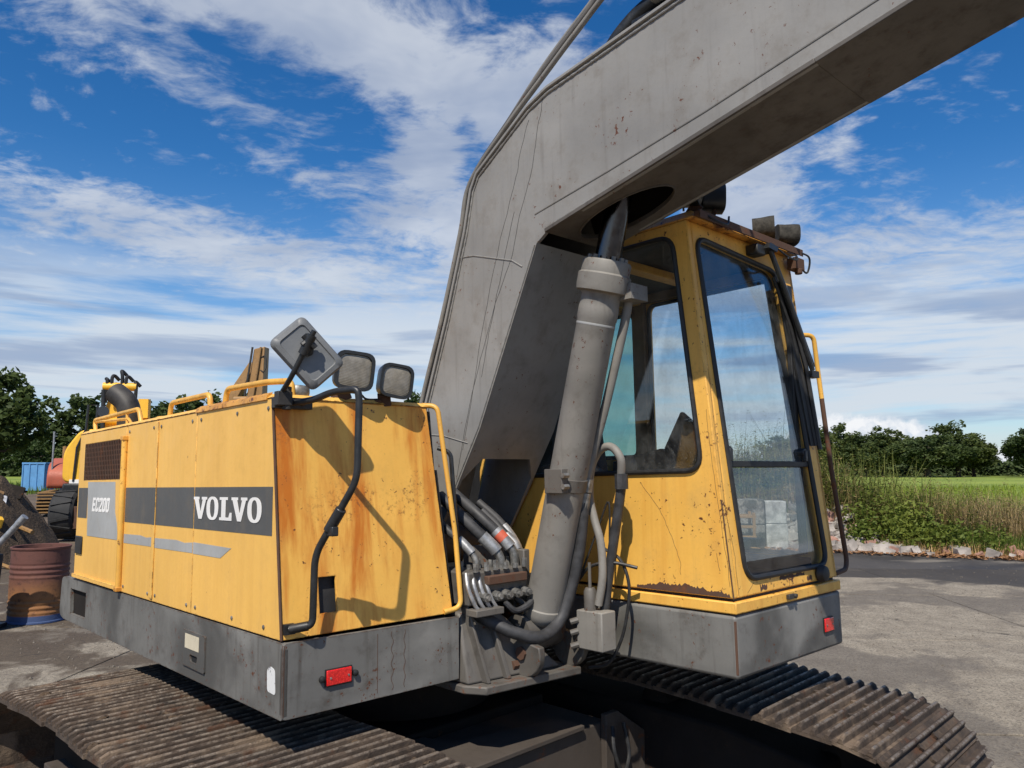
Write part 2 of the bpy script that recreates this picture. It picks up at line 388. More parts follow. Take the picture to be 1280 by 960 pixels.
def leaf_mat(name, a, bcol, scale=1.2, trans=.35):
    m, N, b, out = new_mat(name)
    pos = N.new('ShaderNodeNewGeometry').outputs['Position']
    n = N.noise(pos, scale, 3, .6); n2 = N.noise(pos, scale * 9, 2, .5)
    c = N.mix(N.math('ADD', N.math('MULTIPLY', N.ramp(n, .3, .7), .6), N.math('MULTIPLY', N.ramp(n2, .3, .7), .4)), a, bcol)
    rv = N.new('ShaderNodeObjectInfo').outputs['Random']
    c = N.mix(N.math('MULTIPLY', rv, .75), c, N.vmath('MULTIPLY', c, (1.75, 1.45, 1.0)))
    N.put(b.inputs['Base Color'], c); b.inputs['Roughness'].default_value = .65; b.inputs['Specular IOR Level'].default_value = .3
    t = N.new('ShaderNodeBsdfTranslucent'); N.put(t.inputs[0], c)
    mx = N.new('ShaderNodeMixShader', {0: trans, 1: b.outputs[0], 2: t.outputs[0]}); N.l.new(mx.outputs[0], out.inputs[0])


leaf_mat('leaf_oak', (.024, .046, .014), (.072, .108, .032), .8)
leaf_mat('leaf_far', (.032, .056, .020), (.085, .118, .036), .25)
leaf_mat('weed_green', (.075, .105, .022), (.19, .215, .055), .9)
leaf_mat('weed_tan', (.14, .11, .045), (.30, .25, .12), 1.3)
leaf_mat('field_leaf', (.12, .19, .022), (.24, .31, .040), .4)
leaf_mat('weed_bush', (.055, .095, .016), (.15, .195, .040), 1.2)
leaf_mat('grass_dry', (.30, .215, .11), (.54, .43, .26), 1.0)
leaf_mat('grass_short', (.060, .115, .018), (.13, .21, .035), 1.0)
leaf_mat('litter', (.15, .075, .035), (.34, .20, .11), 5, .1)


def soil_heap_mat():
    m, N, b, _ = new_mat('heap_soil')
    pos = N.new('ShaderNodeNewGeometry').outputs['Position']
    n = N.noise(pos, 3, 7, .7); n3 = N.noise(pos, 22, 4, .65)
    c = N.mix(N.ramp(n, .3, .7), (.030, .021, .014), (.12, .078, .045))
    c = N.mix(N.math('MULTIPLY', N.ramp(n3, .52, .72), .5), c, (.23, .16, .10))
    N.put(b.inputs['Base Color'], c); b.inputs['Roughness'].default_value = .95
    bump(N, b, N.math('ADD', n3, n), 1.0, .06)
    m, N, b, _ = new_mat('old_concrete')
    pos = N.new('ShaderNodeNewGeometry').outputs['Position']
    n = N.noise(pos, 2.4, 6, .66); n2 = N.noise(pos, 18, 4, .6)
    c = N.mix(N.ramp(n2, .3, .7), (.17, .15, .125), (.33, .30, .255))
    c = N.mix(N.ramp(n, .42, .52), c, (.040, .038, .026))
    N.put(b.inputs['Base Color'], c); b.inputs['Roughness'].default_value = .9
    bump(N, b, N.math('ADD', n, n2), .6, .03)


soil_heap_mat()


# ------------------------------------------------------------------ geometry helpers
def rounded(poly, r, seg=5):
    """round the corners of a 2D/3D polyline loop; r is a number or one per corner"""
    n = len(poly); out = []
    rs = r if isinstance(r, (list, tuple)) else [r] * n
    for i in range(n):
        p = Vector(poly[i]); a = Vector(poly[i - 1]) - p; b = Vector(poly[(i + 1) % n]) - p
        if rs[i] <= 0: out.append(p); continue
        k = min(rs[i], a.length * .45, b.length * .45)
        p0 = p + a.normalized() * k; p1 = p + b.normalized() * k
        for j in range(seg + 1):
            t = j / seg; out.append(p0 * (1 - t) ** 2 + p * 2 * t * (1 - t) + p1 * t * t)
    return out


def fillet(pts, r, seg=6):
    """round the inner corners of an open polyline"""
    P = [Vector(p) for p in pts]
    if r <= 0 or len(P) < 3: return P
    out = [P[0]]
    for i in range(1, len(P) - 1):
        a = P[i - 1] - P[i]; b = P[i + 1] - P[i]; k = min(r, a.length * .48, b.length * .48)
        p0 = P[i] + a.normalized() * k; p1 = P[i] + b.normalized() * k
        for j in range(seg + 1):
            t = j / seg; out.append(p0 * (1 - t) ** 2 + P[i] * 2 * t * (1 - t) + p1 * t * t)
    out.append(P[-1])
    return out


def smooth_path(pts, n=6):
    """Catmull-Rom through the points"""
    P = [Vector(p) for p in pts]; P = [P[0] * 2 - P[1]] + P + [P[-1] * 2 - P[-2]]; out = []
    for i in range(1, len(P) - 2):
        for j in range(n):
            t = j / n; a, b, c, d = P[i - 1], P[i], P[i + 1], P[i + 2]
            out.append(.5 * ((2 * b) + (c - a) * t + (2 * a - 5 * b + 4 * c - d) * t * t + (3 * b - a - 3 * c + d) * t ** 3))
    out.append(P[-2]); return out


class G:
    """collects shapes, then links them as one mesh object"""
    def __init__(s): s.v = []; s.f = []
    def add(s, verts, faces):
        o = len(s.v); s.v += [tuple(v) for v in verts]; s.f += [tuple(i + o for i in f) for f in faces]; return s
    def box(s, x0, x1, y0, y1, z0, z1, M=None):
        vs = [Vector((x, y, z)) for z in (z0, z1) for y in (y0, y1) for x in (x0, x1)]
        if M is not None: vs = [M @ v for v in vs]
        return s.add(vs, [(0, 2, 3, 1), (4, 5, 7, 6), (0, 1, 5, 4), (2, 6, 7, 3), (0, 4, 6, 2), (1, 3, 7, 5)])
    def hexa(s, bot, top): return s.add(list(bot) + list(top), [(3, 2, 1, 0), (4, 5, 6, 7), (0, 1, 5, 4), (1, 2, 6, 5), (2, 3, 7, 6), (3, 0, 4, 7)])
    def prism(s, poly, a0, a1, fn):
        """extrude a 2D polygon; fn(u, v, a) -> 3D"""
        n = len(poly); vs = [fn(p[0], p[1], a0) for p in poly] + [fn(p[0], p[1], a1) for p in poly]
        return s.add(vs, [tuple(range(n - 1, -1, -1)), tuple(range(n, 2 * n))] + [(i, (i + 1) % n, n + (i + 1) % n, n + i) for i in range(n)])
    def tube(s, pts, r, seg=10, closed=False, cap=True):
        P = [Vector(p) for p in pts]; n = len(P); up = None; base = len(s.v); rs = r if isinstance(r, (list, tuple)) else [r] * n
        for i in range(n):
            if closed: t = P[(i + 1) % n] - P[i - 1]
            else: t = P[min(i + 1, n - 1)] - P[max(i - 1, 0)]
            t.normalize()
            if up is None:
                up = Vector((0, 0, 1)) if abs(t.z) < .9 else Vector((1, 0, 0))
            up = (up - t * up.dot(t))
            if up.length < 1e-6: up = t.orthogonal()
            up.normalize(); sd_ = t.cross(up)
            for k in range(seg):
                a = 2 * math.pi * k / seg; s.v.append(tuple(P[i] + (up * math.cos(a) + sd_ * math.sin(a)) * rs[i]))
        for i in range(n if closed else n - 1):
            j = (i + 1) % n
            for k in range(seg):
                l = (k + 1) % seg; s.f.append((base + i * seg + k, base + i * seg + l, base + j * seg + l, base + j * seg + k))
        if cap and not closed:
            s.f.append(tuple(base + k for k in range(seg - 1, -1, -1))); s.f.append(tuple(base + (n - 1) * seg + k for k in range(seg)))
        return s
    def lathe(s, prof, seg=24, M=Matrix(), cap=True):
        """prof: (radius, height) pairs round local Z"""
        base = len(s.v); n = len(prof)
        for r, h in prof:
            for k in range(seg):
                a = 2 * math.pi * k / seg; s.v.append(tuple(M @ Vector((r * math.cos(a), r * math.sin(a), h))))
        for i in range(n - 1):
            for k in range(seg):
                l = (k + 1) % seg; s.f.append((base + i * seg + k, base + i * seg + l, base + (i + 1) * seg + l, base + (i + 1) * seg + k))
        if cap:
            s.f.append(tuple(base + k for k in range(seg - 1, -1, -1))); s.f.append(tuple(base + (n - 1) * seg + k for k in range(seg)))
        return s
    def cyl(s, a, b, r, seg=16, r2=None):
        a, b = Vector(a), Vector(b); M = Matrix.Translation(a) @ (b - a).to_track_quat('Z', 'Y').to_matrix().to_4x4()
        return s.lathe([(r, 0), (r if r2 is None else r2, (b - a).length)], seg, M)
    def panel(s, outer, holes, t, fn):
        """flat plate with holes: fn(u, v, depth) -> 3D, depth 0 at the face and t behind it"""
        bm = bmesh.new(); loops = []
        for lp in [outer] + list(holes):
            vs = [bm.verts.new((p[0], p[1], 0)) for p in lp]; loops.append(vs)
            for i in range(len(vs)): bm.edges.new((vs[i], vs[(i + 1) % len(vs)]))
        bmesh.ops.triangle_fill(bm, use_beauty=True, use_dissolve=False, edges=bm.edges[:], normal=(0, 0, 1))
        bm.normal_update()
        bm.verts.index_update(); n = len(bm.verts)
        co = [(v.co.x, v.co.y) for v in bm.verts]
        fs = []
        for f in bm.faces:
            ids = [v.index for v in f.verts]
            if f.normal.z < 0: ids.reverse()
            fs.append(ids)
        lid = [[v.index for v in lp] for lp in loops]; bm.free()
        vs = [fn(u, v, 0) for u, v in co] + [fn(u, v, t) for u, v in co]
        ff = fs + [[i + n for i in reversed(f)] for f in fs]
        for k, lp in enumerate(lid):
            m = len(lp)
            for i in range(m): ff.append([lp[i], lp[(i + 1) % m], lp[(i + 1) % m] + n, lp[i] + n])
        s.add(vs, ff); return s
    def build(s, name, mat, parent=None, T=None, bevel=0.0, smooth=True, seg=2):
        me = bpy.data.meshes.new(name); me.from_pydata(s.v, [], s.f); me.update()
        bm = bmesh.new(); bm.from_mesh(me); bmesh.ops.recalc_face_normals(bm, faces=bm.faces[:]); bm.to_mesh(me); bm.free()
        me.materials.append(MATS[mat])
        if smooth:
            for p in me.polygons: p.use_smooth = True
            me.set_sharp_from_angle(angle=R_(38))
        o = bpy.data.objects.new(name, me); COL.objects.link(o)
        if parent is not None: o.parent = parent
        if T is not None: o.matrix_local = T
        if bevel:
            md = o.modifiers.new('bevel', 'BEVEL'); md.width = bevel; md.segments = seg; md.limit_method = 'ANGLE'; md.angle_limit = R_(40)
            md.harden_normals = False
        return o


def tag(o, label=None, cat=None, group=None, kind=None):
    for k, v in (('label', label), ('category', cat), ('group', group), ('kind', kind)):
        if v: o[k] = v
    return o


def thing(name, label, cat, loc=(0, 0, 0), rz=0, group=None):
    e = bpy.data.objects.new(name, None); COL.objects.link(e); e.location = loc; e.rotation_euler = (0, 0, rz); e.empty_display_size = .2
    return tag(e, label, cat, group)


def raw_mesh(name, verts, faces, mat, parent=None):
    me = bpy.data.meshes.new(name); me.from_pydata(verts, [], faces); me.update(); me.materials.append(MATS[mat])
    o = bpy.data.objects.new(name, me); COL.objects.link(o)
    if parent is not None: o.parent = parent
    return o


def XYZ(u, v, a): return Vector((u, v, a))
def YZ(sign=1): return lambda u, v, a: Vector((a, u, v))       # polygon in (y, z), extruded along x


# ------------------------------------------------------------------ the setting
def build_setting():
    # one sheet of land to the horizon, low relief behind the yard
    g = G()
    S = 2500
    g.add([(-S, -S, -.06), (S, -S, -.06), (S, S, -.06), (-S, S, -.06)], [(0, 1, 2, 3)])
    tag(g.build('ground', 'soil', smooth=False), kind='structure')
    fo = G(); fo.add([(-900, 62, -.03), (-8, 62, -.03), (2, 24, -.03), (21, 22, -.03), (760, 900, -.03), (-900, 900, -.03)], [(0, 1, 2, 3, 4, 5)])
    tag(fo.build('field', 'field_green', smooth=False), kind='structure')
    # the yard: dark asphalt with a ragged far edge, older concrete slabs laid near the machines
    rnd = random.Random(3)
    edge = []
    x = -9.0
    while x < 44:
        y = 21.0 - .475 * x + rnd.uniform(-.12, .12); edge.append((x, y)); x += .45
    poly = [(-9, -18), (44, -18)] + edge[::-1]
    yd = G(); yd.add([(p[0], p[1], .0) for p in poly], [tuple(range(len(poly)))])
    yo = tag(yd.build('yard', 'asphalt', smooth=False), kind='structure')
    # slabs
    sl = Matrix.Rotation(R_(-4), 4, 'Z'); n = 0
    for i in range(-3, 10):
        for j in range(-2, 6):
            w, d = 3.3, 3.05
            x0, y0 = i * w - 1.2, j * d - .2
            if y0 + d > 20.0 - .475 * (x0 + w): continue
            s = G(); z = .012 + rnd.uniform(-.003, .004)
            k = .012
            s.box(x0 + k, x0 + w - k, y0 + k, y0 + d - k, -.05, z, sl)
            s.build('concrete_slab', 'concrete', yo, bevel=.006)
            n += 1
    # grit and small stones lying on the yard
    gv, gf = [], []
    for _ in range(2200):
        if rnd.random() < .62: x, y = rnd.uniform(1.5, 13), rnd.uniform(4.5, 15)
        else: x, y = rnd.uniform(-8, -2.5), rnd.uniform(5.0, 12)
        k = rnd.uniform(.003, .010) * (1.8 if rnd.random() < .06 else 1); a = rnd.uniform(0, 6.28); b = len(gv); h = .017
        for i in range(5): gv.append((x + math.cos(a + i * 1.257) * k * rnd.uniform(.7, 1.3), y + math.sin(a + i * 1.257) * k * rnd.uniform(.7, 1.3), h - .004))
        for i in range(5): gv.append((x + math.cos(a + i * 1.257) * k * .55, y + math.sin(a + i * 1.257) * k * .55, h + k * rnd.uniform(.5, .9)))
        gf.append(tuple(range(b + 5, b + 10)))
        for i in range(5): gf.append((b + i, b + (i + 1) % 5, b + 5 + (i + 1) % 5, b + 5 + i))
    tag(raw_mesh('yard_grit', gv, gf, 'grit'), 'small stones and grit scattered on the concrete yard', 'grit', kind='stuff')
    # leaf litter and crumbs along the far kerb of the yard
    vs, fs = [], []
    for _ in range(5200):
        x = rnd.uniform(4, 17); y = 21.0 - .475 * x + rnd.gauss(-.05, .22)
        a = rnd.uniform(0, 6.28); s = rnd.uniform(.02, .06); t = rnd.uniform(-.6, .6); z = .015 + rnd.uniform(0, .05)
        u = Vector((math.cos(a), math.sin(a), t * .5)) * s; v = Vector((-math.sin(a), math.cos(a), rnd.uniform(-.4, .4))) * s * .7
        p = Vector((x, y, z)); b = len(vs)
        vs += [p - u, p - v, p + u, p + v]; fs.append((b, b + 1, b + 2, b + 3))
    tag(raw_mesh('leaf_litter', vs, fs, 'litter'), 'brown dry leaf litter along the edge of the asphalt', 'leaf litter', kind='stuff')


build_setting()


# ------------------------------------------------------------------ the excavator
def mat_from_axes(X, Y, Z, o):
    return Matrix(((X[0], Y[0], Z[0], o[0]), (X[1], Y[1], Z[1], o[1]), (X[2], Y[2], Z[2], o[2]), (0, 0, 0, 1)))


AX_L = Vector((.732204, .681085, .0007)); AX_B = Vector((-.680913, .732041, -.021769)); AX_Z = Vector((-.015339, .015463, .999763))
C0 = Vector((-.8299, 2.8857, .9860))
L2 = Vector((.6949, .7191, 0)).normalized(); B2 = Vector((-L2.y, L2.x, 0))
exc = thing('excavator', 'large weathered yellow and grey crawler excavator with its grey boom raised', 'excavator', tuple(L2 * 2.66 + B2 * 2.9))
T_INV = Matrix.Translation(-exc.location)
TU = T_INV @ mat_from_axes(AX_L, AX_B, AX_Z, C0)                     # upper works
TD = T_INV @ mat_from_axes(L2, B2, Vector((0, 0, 1)), (0, 0, 0))     # undercarriage


def part(g, name, mat, bevel=0.0, T=None, **k): return g.build(name, mat, exc, TU if T is None else T, bevel, **k)


def sub(g, name, mat, par, bevel=0.0, **k): return g.build(name, mat, par, None, bevel, **k)


def build_undercarriage():
    # shoe: plate with three grousers, bolted
    W = .455
    g = G(); h = .0885
    g.box(-W, W, -h, h, -.018, 0)
    for y in (-.062, -.003, .056):
        pr = [(y - .014, -.002), (y + .014, -.002), (y + .008, .026), (y + .003, .031), (y - .004, .031), (y - .009, .025)]
        n = 6; vs = []
        for xx, k in ((-W, .55), (-W + .03, 1), (W - .03, 1), (W, .55)):
            vs += [Vector((xx, p[0], p[1] * (k if p[1] > 0 else 1))) for p in pr]
        fs = [tuple(range(5, -1, -1)), tuple(range(18, 24))]
        for i in range(3):
            for j in range(n): fs.append((i * n + j, i * n + (j + 1) % n, (i + 1) * n + (j + 1) % n, (i + 1) * n + j))
        g.add(vs, fs)
    for xx in (-.10, .10):
        for yy in (-.033, .027):
            g.lathe([(.016, 0), (.016, .014)], 6, Matrix.Translation((xx, yy, 0)))
    g.box(-.11, -.07, -h * 1.05, h * 1.05, -.09, -.019); g.box(.07, .11, -h * 1.05, h * 1.05, -.09, -.019)
    proto = g.build('track_shoe', 'track_steel', smooth=False); shoe_me = proto.data; bpy.data.objects.remove(proto)
    # path of the shoe plates in (y, z)
    rc, fc, r = (4.46, .405), (1.345, .395), .365
    pts = []
    for i in range(25):
        a = R_(90 - 180 * i / 24); pts.append((rc[0] + r * math.cos(a), rc[1] + r * math.sin(a)))
    pts += [(y, .031) for y in (4.2, 3.5, 2.8, 2.1, 1.6)]
    for i in range(25):
        a = R_(270 - 180 * i / 24); pts.append((fc[0] + r * math.cos(a), fc[1] + r * math.sin(a)))
    pts += [(1.8, .792), (2.2, .812), (2.5, .820), (2.9, .814), (3.3, .806), (3.7, .812), (4.05, .802)]
    P = [Vector(p) for p in pts]; P.append(P[0]); L = [0]
    for a, b in zip(P, P[1:]): L.append(L[-1] + (b - a).length)
    N = round(L[-1] / .1775)

    def at(s):
        s %= L[-1]
        for i in range(len(L) - 1):
            if L[i + 1] >= s:
                t = (s - L[i]) / max(1e-9, L[i + 1] - L[i]); return P[i].lerp(P[i + 1], t)
    rnd = random.Random(11)
    for side, cx in (('near', 1.53), ('far', 3.79)):
        tr = G()
        # track frame, sprocket, idler and rollers
        tr.prism([(1.5, .16), (4.35, .16), (4.35, .60), (3.9, .64), (2.0, .64), (1.5, .56)], cx - .26, cx + .26, YZ())  # frame box enlarged so its dark steel hides the skylit ground
        frame = part(tr, 'track', 'under_steel', .02, TD)
        frame['label'] = 'muddy steel crawler track on the side of the yellow hood' if side == 'near' else 'muddy steel crawler track under the cab'
        Mx = Matrix.Rotation(R_(90), 4, 'Y')
        for nm, c, rr in (('sprocket', rc, .30), ('idler', fc, .30)):
            w = G(); w.lathe([(rr * .3, -.13), (rr * .45, -.11), (rr * .5, -.05), (rr * .86, -.04), (rr, -.06), (rr, .06), (rr * .86, .04), (rr * .5, .05), (rr * .45, .11), (rr * .3, .13)], 28, Matrix.Translation((cx, c[0], c[1])) @ Mx)
            sub(w, nm, 'under_steel', frame)
        for y in (1.9, 2.35, 2.8, 3.25, 3.7, 4.1):
            w = G(); w.lathe([(.05, -.2), (.09, -.18), (.09, .18), (.05, .2)], 16, Matrix.Translation((cx, y, .21)) @ Mx); sub(w, 'track_roller', 'under_steel', frame)
        for y in (2.45, 3.6):
            w = G(); w.lathe([(.05, -.16), (.08, -.14), (.08, .14), (.05, .16)], 16, Matrix.Translation((cx, y, .645)) @ Mx); w.box(cx - .03, cx + .03, y - .03, y + .03, .5, .645); sub(w, 'carrier_roller', 'under_steel', frame)
        if side == 'near':
            w = G(); w.box(cx - .46, cx - .17, 2.5, 2.95, .30, .33); w.box(cx - .46, cx - .43, 2.5, 2.95, .331, .42); w.box(cx - .43, cx - .17, 2.5, 2.53, .331, .42); w.box(cx - .43, cx - .17, 2.92, 2.95, .331, .42)
            sub(w, 'step', 'beam_steel', frame, .006)
            w = G(); w.box(cx - .34, cx - .171, 3.0, 4.2, .48, .52); w.box(cx - .34, cx - .31, 3.0, 4.2, .36, .479)
            sub(w, 'guard_rail', 'beam_steel', frame, .006)
        off = rnd.random() * .1
        for i in range(N):
            s = (i + off) * L[-1] / N; a = at(s - .075); b = at(s + .075); t = (b - a).normalized(); mid = at(s); nrm = Vector((-t.y, t.x))
            if side: pass
            # the path runs over the back, along the ground and up round the front: outside is on its left
            o = bpy.data.objects.new('track_shoe', shoe_me); COL.objects.link(o); o.parent = frame
            Y = Vector((0, t.x, t.y)); Z = Vector((0, nrm.x, nrm.y)); X = Y.cross(Z)
            j = rnd.uniform(-.004, .004)
            M = mat_from_axes(X, Y, Z, (cx + j * 2, mid.x, mid.y + j * .5))
            o.matrix_local = M @ Matrix.Rotation(R_(rnd.uniform(-1.6, 1.6)), 4, 'X')
    mud = G(); r4 = random.Random(77)
    for _ in range(170):
        x = 1.53 + r4.uniform(-.44, .44); y = r4.uniform(1.9, 4.3); k = r4.uniform(.006, .022)
        mud.lathe([(k * .7, 0), (k, k * .35), (k * .75, k * .75), (k * .2, k * r4.uniform(.8, 1.1))], 6, Matrix.Translation((x, y, .80 + (.018 if 2.0 < y < 4.0 else 0))) @ Matrix.Rotation(r4.uniform(-.5, .5), 4, 'X') @ Matrix.Rotation(r4.uniform(-.5, .5), 4, 'Y') @ Matrix.Diagonal((r4.uniform(.7, 1.8), r4.uniform(.6, 1.1), 1, 1)))
    mo = part(mud, 'mud_clods', 'heap_soil', 0, TD); mo['kind'] = 'stuff'
    # car body: centre box, front and rear cross beams, gussets, slew ring
    g = G(); c = Vector((2.66, 2.86))
    g.box(2.05, 3.27, 2.92, 4.0, .34, .66)
    cb = part(g, 'car_body', 'under_steel', .012, TD)
    g = G(); g.box(1.72, 3.26, 2.48, 2.915, .30, .62); sub(g, 'front_beam', 'beam_steel', cb, .008)
    g = G(); g.prism([(1.90, 2.455), (3.05, 2.455), (3.05, 2.62), (2.45, 2.74), (2.40, 2.90), (1.90, 2.90)], .625, .648, XYZ); sub(g, 'top_plate', 'beam_steel', cb, .004)
    g = G(); g.box(1.72, 3.6, 3.75, 4.1, .30, .62); sub(g, 'rear_beam', 'under_steel', cb, .008)
    g = G(); g.prism([(3.20, .665), (3.30, .665), (3.86, .31), (3.86, .285), (3.20, .285)], 2.44, 2.475, lambda u, v, a: Vector((u, a, v))); sub(g, 'gusset', 'beam_steel', cb, .005)
    hole = [(3.62 + .05 * math.cos(t), 2.38 + .03 * math.sin(t)) for t in [i * math.pi / 8 for i in range(16)]]
    g = G(); g.panel([(3.15, 2.30), (3.80, 2.30), (3.90, 2.36), (3.90, 2.475), (3.15, 2.475)], [hole], .022, lambda u, v, d: Vector((u, v, .283 - d))); sub(g, 'gusset_foot', 'beam_steel', cb, .004)
    g = G(); g.tube(smooth_path([(3.20, 2.40, .62), (3.16, 2.36, .52), (3.20, 2.34, .42), (3.28, 2.36, .48), (3.29, 2.40, .62)]), .010, 8); sub(g, 'drain_hose', 'black_rubber', cb)
    g = G(); g.lathe([(.50, .70), (.53, .76), (.53, .86), (.49, .90), (.49, .98)], 48, Matrix.Translation((c.x, 3.42, 0)))
    part(g, 'slew_ring', 'under_steel', 0, TD)


build_undercarriage()


def letters(par):
    """slab-serif VOLVO and slanted EC200 on the hood side (plane x = 0, reading along -y)"""
    X = -.0035
    def put(name, loops, mat, y0, z0, sy, sz, sh=0.0, t=.0012):
        outer, holes = loops[0], loops[1:]
        g = G(); g.panel(outer, holes, t, lambda u, v, d: Vector((X + d, y0 - (u + v * sh) * sy, z0 + v * sz)))
        return sub(g, name, mat, par)
    V = [(0, 1), (.42, 1), (.42, .88), (.36, .88), (.53, .30), (.68, .88), (.61, .88), (.61, 1), (1.0, 1), (1.0, .88), (.93, .88), (.64, 0), (.40, 0), (.07, .88), (0, .88)]
    Lt = [(0, 1), (.55, 1), (.55, .88), (.41, .88), (.41, .13), (.62, .13), (.70, .34), (.82, .34), (.82, 0), (0, 0), (0, .12), (.13, .12), (.13, .88), (0, .88)]
    def O(n=28):
        def ell(a, b, k=2.4):
            r = []
            for i in range(n):
                t = 2 * math.pi * i / n; c, s = math.cos(t), math.sin(t)
                r.append((.42 + a * math.copysign(abs(c) ** (2 / k), c), .5 + b * math.copysign(abs(s) ** (2 / k), s)))
            return r
        return [ell(.42, .52), ell(.17, .40)[::-1]]
    sy, sz = .152, .097; y = .892; z = .699
    for ch, adv in (('V', .98), ('O', .93), ('L', .80), ('V', 1.02), ('O', .9)):
        put('letter', O() if ch == 'O' else [V if ch == 'V' else Lt], 'decal_white', y, z, sy, sz)
        y -= adv * sy
    E = [(0, 0), (.6, 0), (.6, .2), (.22, .2), (.22, .4), (.55, .4), (.55, .6), (.22, .6), (.22, .8), (.6, .8), (.6, 1), (0, 1)]
    Cc = [(.62, .3), (.62, .12), (.5, 0), (.12, 0), (0, .12), (0, .88), (.12, 1), (.5, 1), (.62, .88), (.62, .7), (.42, .7), (.42, .8), (.2, .8), (.2, .2), (.42, .2), (.42, .3)]
    T2 = [(0, 0), (.62, 0), (.62, .2), (.26, .2), (.62, .58), (.62, .88), (.5, 1), (.12, 1), (0, .88), (0, .7), (.2, .7), (.2, .8), (.42, .8), (.42, .64), (0, .22)]
    Zr = [[(.12, 0), (.5, 0), (.62, .12), (.62, .88), (.5, 1), (.12, 1), (0, .88), (0, .12)], [(.2, .2), (.2, .8), (.42, .8), (.42, .2)]]
    y = 2.515
    for lp in ([E], [Cc], [T2], Zr, Zr):
        put('letter', lp, 'decal_white', y, .697, .098, .083, .18); y -= .069


